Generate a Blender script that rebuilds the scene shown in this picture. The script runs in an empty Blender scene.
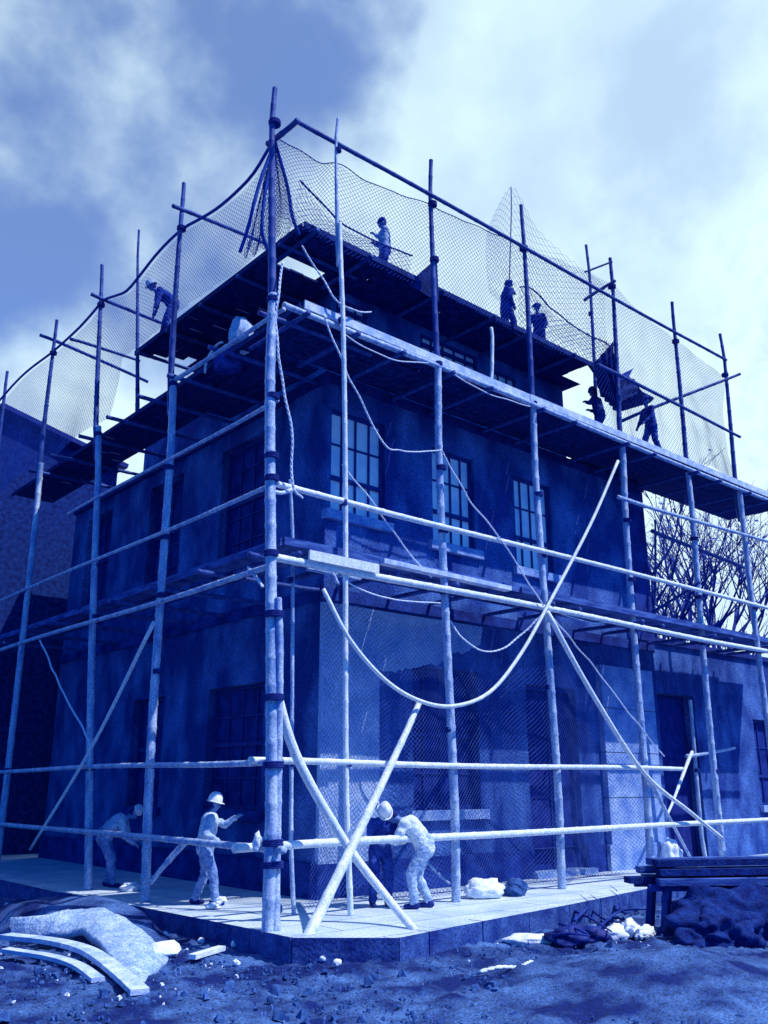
import bpy, bmesh, math, random
import numpy as np
from mathutils import Vector, Matrix, Quaternion, noise
random.seed(7)
rad = math.radians
C = bpy.context.scene.collection
SC = bpy.context.scene

# ---------------------------------------------------------------- camera
cam = bpy.data.cameras.new('camera'); co = bpy.data.objects.new('camera', cam); C.objects.link(co)
cam.sensor_fit = 'VERTICAL'; cam.sensor_height = 36; cam.lens = 900/1024*36
cam.clip_start = .1; cam.clip_end = 2000
co.location = (0, 0, 2.0)
fwd = Vector((math.cos(rad(49.1))*math.cos(rad(16.87)), math.sin(rad(49.1))*math.cos(rad(16.87)), math.sin(rad(16.87))))
co.rotation_euler = fwd.to_track_quat('-Z', 'Y').to_euler()
SC.camera = co

# ---------------------------------------------------------------- light
SUN = Vector((.5*math.cos(rad(56)), -.866*math.cos(rad(56)), math.sin(rad(56)))).normalized()
sl = bpy.data.lights.new('sun', 'SUN'); sl.energy = 3.6; sl.angle = rad(.5); sl.color = (1, .97, .93)
so = bpy.data.objects.new('sun', sl); C.objects.link(so); so.rotation_euler = SUN.to_track_quat('Z', 'Y').to_euler()
SC.view_settings.view_transform = 'Standard'; SC.view_settings.look = 'None'
SC.view_settings.exposure = 0.3; SC.view_settings.gamma = 1.0
SC.render.engine = 'CYCLES'; SC.cycles.max_bounces = 6; SC.cycles.diffuse_bounces = 4
SC.cycles.transparent_max_bounces = 8

w = bpy.data.worlds.new('World'); SC.world = w; w.use_nodes = True
nt = w.node_tree; N = nt.nodes; L = nt.links; N.clear()
def nd(t, **k):
    n = N.new(t)
    for a, b in k.items(): setattr(n, a, b)
    return n
out = nd('ShaderNodeOutputWorld'); bg = nd('ShaderNodeBackground'); bg.inputs[1].default_value = .12
L.new(bg.outputs[0], out.inputs[0])
sky = nd('ShaderNodeTexSky'); sky.sky_type = 'NISHITA'; sky.sun_disc = False
sky.sun_elevation = rad(56); sky.sun_rotation = math.atan2(SUN.x, SUN.y)
tint = nd('ShaderNodeMix', data_type='RGBA', blend_type='MULTIPLY'); tint.inputs[0].default_value = 1
L.new(sky.outputs[0], tint.inputs[6]); tint.inputs[7].default_value = (.03, .41, 1.22, 1)
tc = nd('ShaderNodeTexCoord')
def dotv(v):
    d = nd('ShaderNodeVectorMath', operation='DOT_PRODUCT'); L.new(tc.outputs['Generated'], d.inputs[0]); d.inputs[1].default_value = v; return d.outputs['Value']
def mr(x, a, b, c=0, d=1, smooth=True):
    m = nd('ShaderNodeMapRange'); m.interpolation_type = 'SMOOTHSTEP' if smooth else 'LINEAR'
    L.new(x, m.inputs[0])
    for i, v in enumerate((a, b, c, d)): m.inputs[i+1].default_value = v
    return m.outputs[0]
def mth(op, a, b=None):
    m = nd('ShaderNodeMath', operation=op)
    for i, v in enumerate((a, b)):
        if v is None: continue
        if isinstance(v, (int, float)): m.inputs[i].default_value = v
        else: L.new(v, m.inputs[i])
    return m.outputs[0]
nz = nd('ShaderNodeTexNoise'); nz.inputs['Scale'].default_value = 5.0; nz.inputs['Detail'].default_value = 6; nz.inputs['Roughness'].default_value = .52
L.new(tc.outputs['Generated'], nz.inputs['Vector'])
nz2 = nd('ShaderNodeTexNoise'); nz2.inputs['Scale'].default_value = 2.6; nz2.inputs['Detail'].default_value = 4
L.new(tc.outputs['Generated'], nz2.inputs['Vector'])
front = mr(dotv(fwd), .25, .68)                       # bank of pale cloud over the site
patch = lambda v, a, b: mr(mth('ADD', dotv(v), mth('MULTIPLY', mth('SUBTRACT', nz.outputs[0], .5), .14)), a, b)
holes = mth('MULTIPLY', patch((0.2963, 0.7261, 0.6205), .945, 1.0), .8)
holes = mth('MAXIMUM', holes, mth('MULTIPLY', patch((0.2741, 0.8167, 0.5079), .972, 1.0), .3))
holes = mth('MAXIMUM', holes, mth('MULTIPLY', patch((0.5415, 0.4945, 0.6799), .96, 1.03), .35))
holes = mth('MAXIMUM', holes, mth('MULTIPLY', patch((0.6280, 0.3551, 0.6925), .95, 1.03), .3))
nz3 = nd('ShaderNodeTexNoise'); nz3.inputs['Scale'].default_value = 42; nz3.inputs['Detail'].default_value = 4; L.new(tc.outputs['Generated'], nz3.inputs['Vector'])
mot = mth('ADD', mr(nz2.outputs[0], .40, .66, .0, .15), mr(nz3.outputs[0], .35, .65, -.05, .09))
holes = mth('MAXIMUM', holes, mth('MULTIPLY', patch((0.7219, 0.3146, 0.6163), .975, 1.02), .38))
mask = mth('MULTIPLY', front, mth('SUBTRACT', 1.0, mth('MAXIMUM', holes, mot)))
cloud = nd('ShaderNodeMix', data_type='RGBA'); L.new(mask, cloud.inputs[0]); L.new(tint.outputs[2], cloud.inputs[6])
cloud.inputs[7].default_value = (5.6, 7.3, 7.9, 1)
L.new(cloud.outputs[2], bg.inputs[0])

# ---------------------------------------------------------------- materials
MATS = {}
def mat(name, c0, c1=None, scale=6, rough=.85, bump=.0, bscale=40, stretch=None, detail=6, thr=(.35, .65), spec=.2, grain=.0):
    if name in MATS: return MATS[name]
    m = bpy.data.materials.new(name); m.use_nodes = True; t = m.node_tree
    b = t.nodes['Principled BSDF']; b.inputs['Roughness'].default_value = rough
    b.inputs['Specular IOR Level'].default_value = spec
    tcn = t.nodes.new('ShaderNodeTexCoord'); mp = t.nodes.new('ShaderNodeMapping'); t.links.new(tcn.outputs['Object'], mp.inputs[0])
    if stretch: mp.inputs['Scale'].default_value = stretch
    n1 = t.nodes.new('ShaderNodeTexNoise'); n1.inputs['Scale'].default_value = scale; n1.inputs['Detail'].default_value = detail
    t.links.new(mp.outputs[0], n1.inputs['Vector'])
    r = t.nodes.new('ShaderNodeMapRange'); r.inputs[1].default_value, r.inputs[2].default_value = thr
    t.links.new(n1.outputs[0], r.inputs[0])
    mx = t.nodes.new('ShaderNodeMix'); mx.data_type = 'RGBA'; t.links.new(r.outputs[0], mx.inputs[0])
    mx.inputs[6].default_value = (*c0, 1); mx.inputs[7].default_value = (*(c1 or c0), 1)
    colout = mx.outputs[2]
    if grain:
        n3 = t.nodes.new('ShaderNodeTexNoise'); n3.inputs['Scale'].default_value = 34; n3.inputs['Detail'].default_value = 5; n3.inputs['Roughness'].default_value = .75
        t.links.new(tcn.outputs['Object'], n3.inputs['Vector'])
        r3 = t.nodes.new('ShaderNodeMapRange'); r3.inputs[1].default_value = .34; r3.inputs[2].default_value = .66
        r3.inputs[3].default_value = 1-grain; r3.inputs[4].default_value = 1+grain; t.links.new(n3.outputs[0], r3.inputs[0])
        vm = t.nodes.new('ShaderNodeVectorMath'); vm.operation = 'SCALE'; t.links.new(colout, vm.inputs[0]); t.links.new(r3.outputs[0], vm.inputs['Scale'])
        colout = vm.outputs[0]
    t.links.new(colout, b.inputs['Base Color'])
    if bump:
        n2 = t.nodes.new('ShaderNodeTexNoise'); n2.inputs['Scale'].default_value = bscale; n2.inputs['Detail'].default_value = 5
        t.links.new(mp.outputs[0], n2.inputs['Vector'])
        bp = t.nodes.new('ShaderNodeBump'); bp.inputs['Strength'].default_value = bump; bp.inputs['Distance'].default_value = .03
        t.links.new(n2.outputs[0], bp.inputs['Height']); t.links.new(bp.outputs[0], b.inputs['Normal'])
    MATS[name] = m; return m
BAM = mat('pale_bamboo', (.18,.30,.60), (.48,.60,.76), 9, .5, .25, 60, (1,1,.25), spec=.3, grain=.55)
BAML = mat('bleached_bamboo', (.58,.69,.80), (.80,.86,.90), 9, .5, .2, 60, (1,1,.25), spec=.3, grain=.35)
BAMD = mat('shade_dark_bamboo', (.012,.04,.24), (.04,.10,.36), 7, .6, .25, 60, (1,1,.25), grain=.25)  # dark tone paints the backlit look of bamboo against the sky
LASH = mat('lashing_cord', (.004,.015,.16), (.02,.05,.3), 30, .9, .5, 80)
PLANK = mat('weathered_plank', (.008,.04,.24), (.07,.15,.46), 5, .9, .4, 30, (.4,.4,3), grain=.3)
PLANKP = mat('pale_plank', (.3,.44,.76), (.62,.72,.9), 5, .85, .4, 30, grain=.25)
MATD = mat('tarred_mat', (.001,.010,.11), (.006,.036,.21), 7, .95, .5, 30, grain=.8)
NETD = mat('dark_net_cord', (.004,.035,.30), (.01,.07,.42), 3, .9)
NETP = mat('faded_net_cord', (.02,.07,.36), (.07,.15,.5), 3, .9)
ROPE = mat('pale_rope', (.55,.67,.9), (.75,.83,.95), 30, .9, .4, 90)
ROPED = mat('dark_rope', (.01,.04,.3), (.03,.08,.42), 30, .9, .4, 90)
PLASTER = mat('stained_plaster', (.010,.044,.25), (.085,.20,.54), 1.25, .95, .9, 22, stretch=(1,1,.6), thr=(.42,.72), detail=10, grain=.85)
STONE = mat('quoin_stone', (.12,.24,.58), (.34,.48,.74), 2.0, .95, .6, 18, detail=9, grain=.5)
PLINTH = mat('dark_plinth', (.003,.014,.16), (.015,.055,.32), 2, .95, .5, 16, detail=8, grain=.7)  # dark mottled tone for plinth, string course, corner strip and left sills
PALEP = mat('sun_patch_and_pale_board', (.22,.38,.70), (.50,.64,.84), 1.2, .95, .4, 16, detail=8, grain=.55)  # pale colour that paints sunlight on the wall; also one pale board
FRAME = mat('window_paint', (.004,.018,.18), (.012,.04,.26), 8, .6, .2)
DOORSHADE = mat('dark_door_and_shade_board', (.003,.012,.16), (.01,.03,.24), 5, .9)  # dark door boards; in the gateway this colour paints the shade inside
PANE = mat('pale_glass', (.60,.72,.90), (.9,.93,.96), 2.2, .5, .0, thr=(.36,.56), spec=.3)  # pale mottled tone over the panes
PANED = mat('dark_glass', (.004,.015,.15), (.015,.04,.26), 3, .7, .0, spec=.1)  # plain dark panes
SLATE = mat('roof_slate', (.003,.012,.15), (.012,.035,.24), 3, .8, .4, 20, grain=.3)
KERB = mat('kerb_stone', (.01,.035,.22), (.045,.11,.36), 3, .95, .6, 14, grain=.7)
SKIN = mat('skin', (.09,.17,.42), (.16,.27,.54), 8, .6)
DRILL = mat('blue_drill_cloth', (.09,.18,.46), (.26,.40,.68), 6, .95, .5, 26, grain=.5)
SHIRT = mat('pale_shirt', (.5,.62,.76), (.74,.82,.88), 5, .9, .5, 26, thr=(.3,.7), grain=.4)
CANVAS = mat('faded_work_cloth', (.24,.38,.66), (.5,.62,.78), 6, .95, .5, 26, grain=.5)
DARKC = mat('dark_work_cloth', (.006,.022,.22), (.03,.08,.4), 6, .95, .5, 26, grain=.6)
BOOT = mat('boot_leather', (.003,.012,.14), (.012,.035,.24), 10, .6, .3)
HAIR = mat('hair', (.003,.01,.12), (.01,.02,.2), 20, .8)
HELM = mat('white_helmet_shell', (.8,.87,.94), (.88,.92,.96), 8, .35, spec=.5)
SACK = mat('white_sacking', (.66,.76,.9), (.84,.89,.95), 9, .95, .6, 30)
ROCK = mat('dark_rubble', (.010,.045,.20), (.05,.13,.36), 6, .95, .7, 14, grain=.3)
PALEROCK = mat('pale_rubble', (.6,.72,.9), (.82,.88,.95), 6, .95, .6, 14)
BARK = mat('bark', (.006,.02,.2), (.02,.06,.34), 6, .95)
LEAF = mat('leaves', (.01,.04,.3), (.06,.14,.5), 2, .8)
GRASS = mat('weeds', (.03,.1,.45), (.14,.28,.66), 4, .9)
SAND = mat('sand_mat', (.22,.35,.6), (.42,.55,.72), 6, .95, .6, 22, grain=.6)

def ground_mat():
    m = mat('bare_earth', (.003,.015,.12), (.065,.15,.38), 1.7, .97, .8, 9, detail=12, thr=(.38,.66), grain=.8); return m
def pave_mat():
    m = mat('paving', (.40,.52,.64), (.60,.70,.76), 1.3, .95, .5, 12, detail=9, thr=(.3,.62), grain=.4)
    t = m.node_tree; b = t.nodes['Principled BSDF']; src = b.inputs['Base Color'].links[0].from_socket
    tcn = t.nodes.new('ShaderNodeTexCoord'); br = t.nodes.new('ShaderNodeTexBrick'); t.links.new(tcn.outputs['Object'], br.inputs['Vector'])
    br.inputs['Scale'].default_value = 1; br.inputs['Brick Width'].default_value = 2.2; br.inputs['Row Height'].default_value = .85; br.inputs['Mortar Size'].default_value = .012
    br.inputs['Color1'].default_value = (1,1,1,1); br.inputs['Color2'].default_value = (.86,.88,.92,1); br.inputs['Mortar'].default_value = (.12,.2,.5,1)
    mx = t.nodes.new('ShaderNodeMix'); mx.data_type = 'RGBA'; mx.blend_type = 'MULTIPLY'; mx.inputs[0].default_value = 1
    t.links.new(src, mx.inputs[6]); t.links.new(br.outputs['Color'], mx.inputs[7]); t.links.new(mx.outputs[2], b.inputs['Base Color'])
    return m

# ---------------------------------------------------------------- helpers
class MB:
    def __init__(s): s.v = []; s.f = []
    def add(s, vs, fs):
        o = len(s.v); s.v += [tuple(map(float, p)) for p in vs]; s.f += [tuple(i+o for i in f) for f in fs]
    def box(s, x0, y0, z0, x1, y1, z1, M=None):
        vs = [Vector((x, y, z)) for z in (z0, z1) for x, y in ((x0,y0),(x1,y0),(x1,y1),(x0,y1))]
        if M is not None: vs = [M @ p for p in vs]
        s.add(vs, [(0,3,2,1),(4,5,6,7),(0,1,5,4),(1,2,6,5),(2,3,7,6),(3,0,4,7)])
    def beam(s, a, b, wd, ht, up=(0,0,1)):
        a = Vector(a); b = Vector(b); d = (b-a).normalized(); u = Vector(up)
        sd = d.cross(u).normalized(); u = sd.cross(d).normalized()
        vs = [p + sd*i*wd/2 + u*j*ht/2 for p in (a, b) for i, j in ((-1,-1),(1,-1),(1,1),(-1,1))]
        s.add(vs, [(0,1,2,3),(7,6,5,4),(0,4,5,1),(1,5,6,2),(2,6,7,3),(3,7,4,0)])
    def tube(s, pts, r, n=8):
        pts = [Vector(p) for p in pts]; rs = r if isinstance(r, (list, tuple)) else [r]*len(pts)
        rings = []; prev = None
        for i, p in enumerate(pts):
            d = (pts[min(i+1, len(pts)-1)] - pts[max(i-1, 0)]).normalized()
            if prev is None:
                u = d.orthogonal().normalized()
            else:
                u = (prev - d*prev.dot(d)); u = u.normalized() if u.length > 1e-6 else d.orthogonal().normalized()
            prev = u; v = d.cross(u)
            rings.append([p + (u*math.cos(2*math.pi*k/n) + v*math.sin(2*math.pi*k/n))*rs[i] for k in range(n)])
        vs = [q for rg in rings for q in rg]; fs = []
        for i in range(len(pts)-1):
            for k in range(n):
                fs.append((i*n+k, i*n+(k+1)%n, (i+1)*n+(k+1)%n, (i+1)*n+k))
        fs.append(tuple(reversed(range(n)))); fs.append(tuple((len(pts)-1)*n+k for k in range(n)))
        s.add(vs, fs)
    def build(s, name, m, parent=None, smooth=False):
        me = bpy.data.meshes.new(name); me.from_pydata(s.v, [], s.f); me.update()
        if smooth: me.polygons.foreach_set('use_smooth', [True]*len(me.polygons))
        me.materials.append(m); o = bpy.data.objects.new(name, me); C.objects.link(o)
        if parent: o.parent = parent; o.matrix_parent_inverse = parent.matrix_basis.inverted()
        return o
def tag(o, label=None, cat=None, group=None, kind=None):
    if label: o['label'] = label
    if cat: o['category'] = cat
    if group: o['group'] = group
    if kind: o['kind'] = kind
    return o
def empty(name, loc, label, cat, group=None, rz=0):
    o = bpy.data.objects.new(name, None); C.objects.link(o); o.location = loc; o.rotation_euler = (0,0,rz)
    o.matrix_basis = Matrix.Translation(Vector(loc)) @ Matrix.Rotation(rz, 4, 'Z')
    return tag(o, label, cat, group)
def bamboo(mb, a, b, r0, r1, wob=.04, node=.42, n=10, bend=None):
    a = Vector(a); b = Vector(b); Ln = (b-a).length; k = max(2, int(Ln/node)); pts = []; rs = []
    d = (b-a)/Ln; ux = d.orthogonal().normalized(); uy = d.cross(ux); ph = random.uniform(0, 6); ph2 = random.uniform(0, 6)
    def P(t):
        o = ux*math.sin(ph+t*Ln*.55)*wob + uy*math.sin(ph2+t*Ln*.4)*wob
        o *= min(1, 4*t*(1-t)*2)
        return a.lerp(b, t) + o + (Vector(bend)*4*t*(1-t) if bend is not None else Vector())
    for i in range(k):
        t0 = i/k; t1 = (i+1)/k; e = .022/Ln
        rr = r0+(r1-r0)*t0
        for t, q in ((t0+e, 1.07), (t0+2.2*e, .985), ((t0+t1)/2, .975), (t1-2.2*e, .985), (t1-e, 1.07)):
            pts.append(P(t)); rs.append(rr*q)
    pts = [a] + pts + [b]; rs = [r0] + rs + [r1]
    mb.tube(pts, rs, n); return P
def lashing(mb, p, d, r, turns=4):
    p = Vector(p); d = Vector(d).normalized()
    for i in range(turns):
        q = p + d*(i-turns/2)*.024
        mb.tube([q-d*.014, q-d*.006, q+d*.006, q+d*.014], [r*1.0, r*1.12, r*1.12, r*1.0], 10)
def pole(foot, top, r0, r1, label, lash=(), split=10.4, group='upright bamboo poles of the scaffold', low=None, up=None, double=None):
    foot = Vector(foot); top = Vector(top); o = empty('bamboo_pole', foot, label, 'scaffold pole', group)
    d = (top-foot).normalized()
    def at(z): return foot + (top-foot)*((z-foot.z)/(top.z-foot.z))
    if split and split < top.z:
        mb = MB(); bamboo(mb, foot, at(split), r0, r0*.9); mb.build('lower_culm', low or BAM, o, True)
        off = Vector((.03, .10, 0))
        mb = MB(); bamboo(mb, at(split-.9)+off, top, r0*.86, r1); mb.build('upper_culm', up or BAMD, o, True)  # upper length coloured dark to paint in its backlit shade
    else:
        mb = MB(); bamboo(mb, foot, top, r0, r1); mb.build('culm', low or BAM, o, True)
    if double:
        offs = Vector(double[1]); mb = MB(); bamboo(mb, foot+offs, at(double[0])+offs, r0*.68, r0*.6); mb.build('doubling_culm', low or BAM, o, True)
    for z in lash:
        mb = MB(); c = at(z)
        if double and z < double[0]: c = c + Vector(double[1])/2; lashing(mb, c, d, r0*1.5)
        else: lashing(mb, c, d, r0*1.12)
        mb.build('lashing', LASH, o, True)
    return o
def rail(a, b, r, label, m=None, group='horizontal bamboo rails of the scaffold', name='bamboo_rail', wob=.02, cat='scaffold rail', bend=None, r1=None):
    mb = MB(); a = Vector(a); b = Vector(b); bamboo(mb, a, b, r, r1 or r*.85, wob, .5, bend=bend)
    o = mb.build(name, m or BAM, None, True); return tag(o, label, cat, group)
def smoothpts(pts, n=8):
    pts = [Vector(p) for p in pts]; P = [2*pts[0]-pts[1]] + pts + [2*pts[-1]-pts[-2]]; res = []
    for i in range(1, len(P)-2):
        for k in range(n):
            t = k/n; a, b, c, d = P[i-1], P[i], P[i+1], P[i+2]
            res.append(.5*((2*b)+(c-a)*t+(2*a-5*b+4*c-d)*t*t+(-a+3*b-3*c+d)*t**3))
    res.append(pts[-1]); return res
def rope(pts, r, label, m=None, name='rope', cat='rope', group=None, n=8):
    q = smoothpts(pts, n); mb = MB()
    if r > .03: mb.tube(q, r, 7)
    else:
        d = [0]
        for i in range(1, len(q)): d.append(d[-1]+(q[i]-q[i-1]).length)
        k = int(d[-1]/.03); pp = []
        for i in range(k+1):
            t_ = d[-1]*i/k; j = max(0, min(len(q)-2, int(np.searchsorted(d, t_))-1)); pp.append(q[j].lerp(q[j+1], (t_-d[j])/max(1e-6, d[j+1]-d[j]))+Vector((noise.noise(Vector((t_*2, r*99, 0))), noise.noise(Vector((t_*2, r*99, 5))), noise.noise(Vector((t_*2, r*99, 9)))))*.03)
        for ph in (0, 3.14):
            mb.tube([p_+Vector((math.cos(i*.9+ph), math.sin(i*.9+ph), math.sin(i*.9+ph)*.3))*r*.45 for i, p_ in enumerate(pp)], r*.7, 5)
    return tag(mb.build(name, m or ROPE, None, True), label, cat, group)
def net(P, nu, nv, r, name, m, label, cat='net', group=None, parent=None, skip=None):
    """diamond mesh of thin cords; P(u,v) -> point"""
    g = np.array([[P(i/nu, j/nv) for j in range(nv+1)] for i in range(nu+1)], float)
    seg = []
    for i in range(nu):
        for j in range(nv):
            if skip and skip(i/nu, j/nv): continue
            if (i+j) % 2 == 0: seg.append((g[i,j], g[i+1,j+1]))
            else: seg.append((g[i+1,j], g[i,j+1]))
    A = np.array([s[0] for s in seg]); B = np.array([s[1] for s in seg]); D = B-A; D /= np.linalg.norm(D, axis=1)[:,None]+1e-9
    ref = np.where(np.abs(D[:,2:3]) > .9, [[1.,0,0]], [[0,0,1.]]); S = np.cross(D, ref); S /= np.linalg.norm(S, axis=1)[:,None]+1e-9; T = np.cross(D, S)
    V = np.stack([q + (S*math.cos(a)+T*math.sin(a))*r for q in (A, B) for a in (0, 2.094, 4.189)], 1).reshape(-1, 3)
    k = np.arange(len(A))*6; F = np.concatenate([np.stack([k+a, k+(a+1)%3, k+3+(a+1)%3, k+3+a], 1) for a in range(3)])
    me = bpy.data.meshes.new(name); me.from_pydata(V.tolist(), [], F.tolist()); me.update(); me.materials.append(m)
    o = bpy.data.objects.new(name, me); C.objects.link(o)
    if parent: o.parent = parent; o.matrix_parent_inverse = parent.matrix_basis.inverted(); return o
    return tag(o, label, cat, group)
def lump(mb, c, sx, sy, sz, seed=0, rough=.25, rot=0, sub=3, flat=True, freq=1.6):
    bm = bmesh.new(); bmesh.ops.create_icosphere(bm, subdivisions=sub, radius=1)
    R = Matrix.Rotation(rot, 3, 'Z')
    for v in bm.verts:
        n = noise.noise(v.co*freq + Vector((seed*7.3, seed*3.1, 0)))+.5*noise.noise(v.co*freq*2.3 + Vector((seed*2.3, 9, 0)))
        p = v.co*(1+rough*n*1.6); p = Vector((p.x*sx, p.y*sy, p.z*sz))
        if flat and p.z < -.55*sz: p.z = -.55*sz
        v.co = R @ p + Vector(c)
    bm.verts.index_update(); mb.add([v.co for v in bm.verts], [[v.index for v in f.verts] for f in bm.faces]); bm.free()

# ---------------------------------------------------------------- the ground
def ground():
    bm = bmesh.new(); xs = [-400,-120,-40,-10] + [i*.09 for i in range(0, 267)] + [26,32,45,80,200,600]
    ys = [-400,-120,-40,-8] + [i*.09 for i in range(0, 267)] + [26,32,45,80,200,600]
    g = [[None]*len(ys) for _ in xs]
    for i, x in enumerate(xs):
        for j, y in enumerate(ys):
            z = -.3
            if 0 <= x <= 24 and 0 <= y <= 24:
                p = Vector((x, y, 0)); z += .06*noise.noise(p*1.1)+.05*noise.noise(p*3.1)+.045*noise.noise(p*7)+.02*noise.noise(p*17)
                z += .32*math.exp(-((x-10.6)**2/3+(y-6.9)**2/1.6))       # low dark bank in the right foreground
                if x > 8 and y > 10.3: z = min(z, -.28)
            g[i][j] = bm.verts.new((x, y, z))
    for i in range(len(xs)-1):
        for j in range(len(ys)-1): bm.faces.new((g[i][j], g[i+1][j], g[i+1][j+1], g[i][j+1]))
    me = bpy.data.meshes.new('ground'); bm.to_mesh(me); bm.free(); me.materials.append(ground_mat())
    me.polygons.foreach_set('use_smooth', [True]*len(me.polygons))
    o = bpy.data.objects.new('ground', me); C.objects.link(o); tag(o, kind='structure')
ground()
PV = [(7.6,60), (7.6,18.4), (7.75,15.4), (7.85,12.0), (7.83,10.95), (8.92,10.0), (9.6,10.12), (13.5,10.7), (17,11.3), (24,12.6), (40,13.6), (40,60)]
mb = MB(); n_ = len(PV)
mb.add([(x, y, 0) for x, y in PV], [tuple(range(n_))])
mb.build('pavement', pave_mat()); tag(bpy.data.objects['pavement'], kind='structure')
mb = MB()
vs = [(x, y, -.003) for x, y in PV] + [(x-.012*0, y, -.45) for x, y in PV]
mb.add(vs, [(i, i+n_, i+1+n_, i+1) for i in range(n_-2)])
for (ax, ay), (bx, by) in zip(PV[:-3], PV[1:-2]):      # kerb blocks stand a little proud, with open joints
    a = Vector((ax, ay, 0)); b = Vector((bx, by, 0)); Ln = (b-a).length; k = max(1, round(min(Ln, 30)/1.15)); d = (b-a).normalized()
    nrm = Vector((d.y, -d.x, 0)) * (-1 if Vector((d.y, -d.x, 0)).dot(Vector((1,1,0))) > 0 else 1)
    for i in range(k):
        p = a + d*(min(Ln,30)/k*i+.012); q = a + d*(min(Ln,30)/k*(i+1)-.012); e = random.uniform(.0, .014)
        vs = [p+nrm*(.014+e), q+nrm*(.014+e), q-nrm*.25, p-nrm*.25]
        zt = .012+e*.5
        mb.add([(v.x, v.y, -.45) for v in vs]+[(v.x, v.y, zt) for v in vs], [(0,1,5,4),(1,2,6,5),(2,3,7,6),(3,0,4,7),(4,5,6,7)])
k_ = mb.build('kerb', KERB); tag(k_, kind='structure')
k_.data.materials.append(MATS['paving'])
for p in k_.data.polygons:
    if p.normal.z > .9 and p.center.z > -.1: p.material_index = 1

# ---------------------------------------------------------------- buildings
X0, Y0 = 10.7, 14.2
def wallgrid(mb, axis, c, u0, u1, z0, z1, holes, depth=.28):
    """a wall sheet with real openings and reveals. axis 'y': plane y=c facing -y; axis 'x': plane x=c facing -x"""
    us = sorted({u0, u1, *[h[0] for h in holes], *[h[1] for h in holes]}); zs = sorted({z0, z1, *[h[2] for h in holes], *[h[3] for h in holes]})
    P = (lambda u, z, d=0: (u, c+d, z)) if axis == 'y' else (lambda u, z, d=0: (c+d, u, z))
    for i in range(len(us)-1):
        for j in range(len(zs)-1):
            um = (us[i]+us[i+1])/2; zm = (zs[j]+zs[j+1])/2
            if any(h[0] < um < h[1] and h[2] < zm < h[3] for h in holes): continue
            mb.add([P(us[i], zs[j]), P(us[i+1], zs[j]), P(us[i+1], zs[j+1]), P(us[i], zs[j+1])], [(0,1,2,3)])
    for a, b, e, f in holes:
        mb.add([P(a,e), P(b,e), P(b,f), P(a,f), P(a,e,depth), P(b,e,depth), P(b,f,depth), P(a,f,depth)], [(0,1,5,4),(1,2,6,5),(2,3,7,6),(3,0,4,7)])
def window(par, axis, c, u0, u1, z0, z1, cols, rows, pane, depth=.2, sill=True, kind='window'):
    def bx(m_, a, b, e, f, d0, d1):
        if axis == 'y': m_.box(a, c+d0, e, b, c+d1, f)
        else: m_.box(c+d0, a, e, c+d1, b, f)
    fr = MB(); t = .075
    bx(fr, u0, u0+t, z0, z1, depth-.05, depth+.05); bx(fr, u1-t, u1, z0, z1, depth-.05, depth+.05)
    bx(fr, u0+t, u1-t, z0, z0+t, depth-.05, depth+.05); bx(fr, u0+t, u1-t, z1-t, z1, depth-.05, depth+.05)
    zm = z0+(z1-z0)*(.52 if rows != 3 else 1/3); bx(fr, u0+t, u1-t, zm-.045, zm+.045, depth-.06, depth+.04)
    for i in range(1, cols): u = u0+(u1-u0)*i/cols; bx(fr, u-.022, u+.022, z0+t, z1-t, depth-.03, depth+.03)
    for j in range(1, rows):
        z = z0+(z1-z0)*j/rows
        if abs(z-zm) > .15: bx(fr, u0+t, u1-t, z-.02, z+.02, depth-.027, depth+.027)
    o = fr.build(kind, FRAME, par)
    pn = MB(); bx(pn, u0+t*.5, u1-t*.5, z0+t*.5, z1-t*.5, depth+.006, depth+.012); pn.build('pane', pane, o)
    if sill:
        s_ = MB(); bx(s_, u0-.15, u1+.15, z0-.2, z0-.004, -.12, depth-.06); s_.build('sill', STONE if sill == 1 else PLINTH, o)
b = empty('building', (X0, Y0, 0), 'large two storey plastered corner building wrapped in bamboo scaffolding', 'building')
# right front
RU = [(10.82,12.34,7.45,9.75), (13.78,15.18,7.3,9.6), (16.65,18.1,7.15,9.55)]
RG = [(13.1,15.1,1.5,4.45), (16.75,18.65,.12,4.3)]
mb = MB(); wallgrid(mb, 'y', Y0, X0, 22.3, .6, 10.45, RU+[RG[0], (16.75,18.65,.6,4.3)])
LU = [(16.2,18.45,6.9,9.9), (20.4,22.25,6.9,9.9), (24.7,26.4,6.9,9.9)]
LG = [(16.2,18.5,1.5,4.1), (20.6,22.3,1.5,4.1)]
wallgrid(mb, 'x', X0, Y0, 27.5, .6, 10.45, LU+LG)
mb.add([(22.3,Y0,0),(22.3,27.5,0),(22.3,27.5,10.45),(22.3,Y0,10.45),(X0,27.5,0),(X0,27.5,10.45)], [(0,1,2,3),(1,4,5,2)])
mb.build('wall', PLASTER, b)
mb = MB(); mb.add([(X0+.3,Y0+.3,10.44),(22.3,Y0+.3,10.44),(22.3,27.5,10.44),(X0+.3,27.5,10.44)], [(0,1,2,3)])
mb.box(X0-.1, Y0-.1, 10.3, 22.4, Y0+.28, 10.5); mb.box(X0-.1, Y0+.28, 10.3, X0+.28, 27.5, 10.5)
mb.build('flat_roof', SLATE, b)
mb = MB(); mb.box(X0-.09, Y0-.09, 0, 16.7, Y0+.2, .6); mb.box(18.7, Y0-.09, 0, 22.3, Y0+.2, .598); mb.box(X0-.088, Y0+.2, 0, X0+.2, 27.5, .598); mb.build('plinth', PLINTH, b)
mb = MB(); mb.box(X0-.04, Y0-.041, 5.55, 22.32, Y0+.1, 5.8); mb.box(X0-.041, Y0+.1, 5.55, X0+.1, 27.5, 5.799); mb.build('string_course', PLINTH, b)
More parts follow.
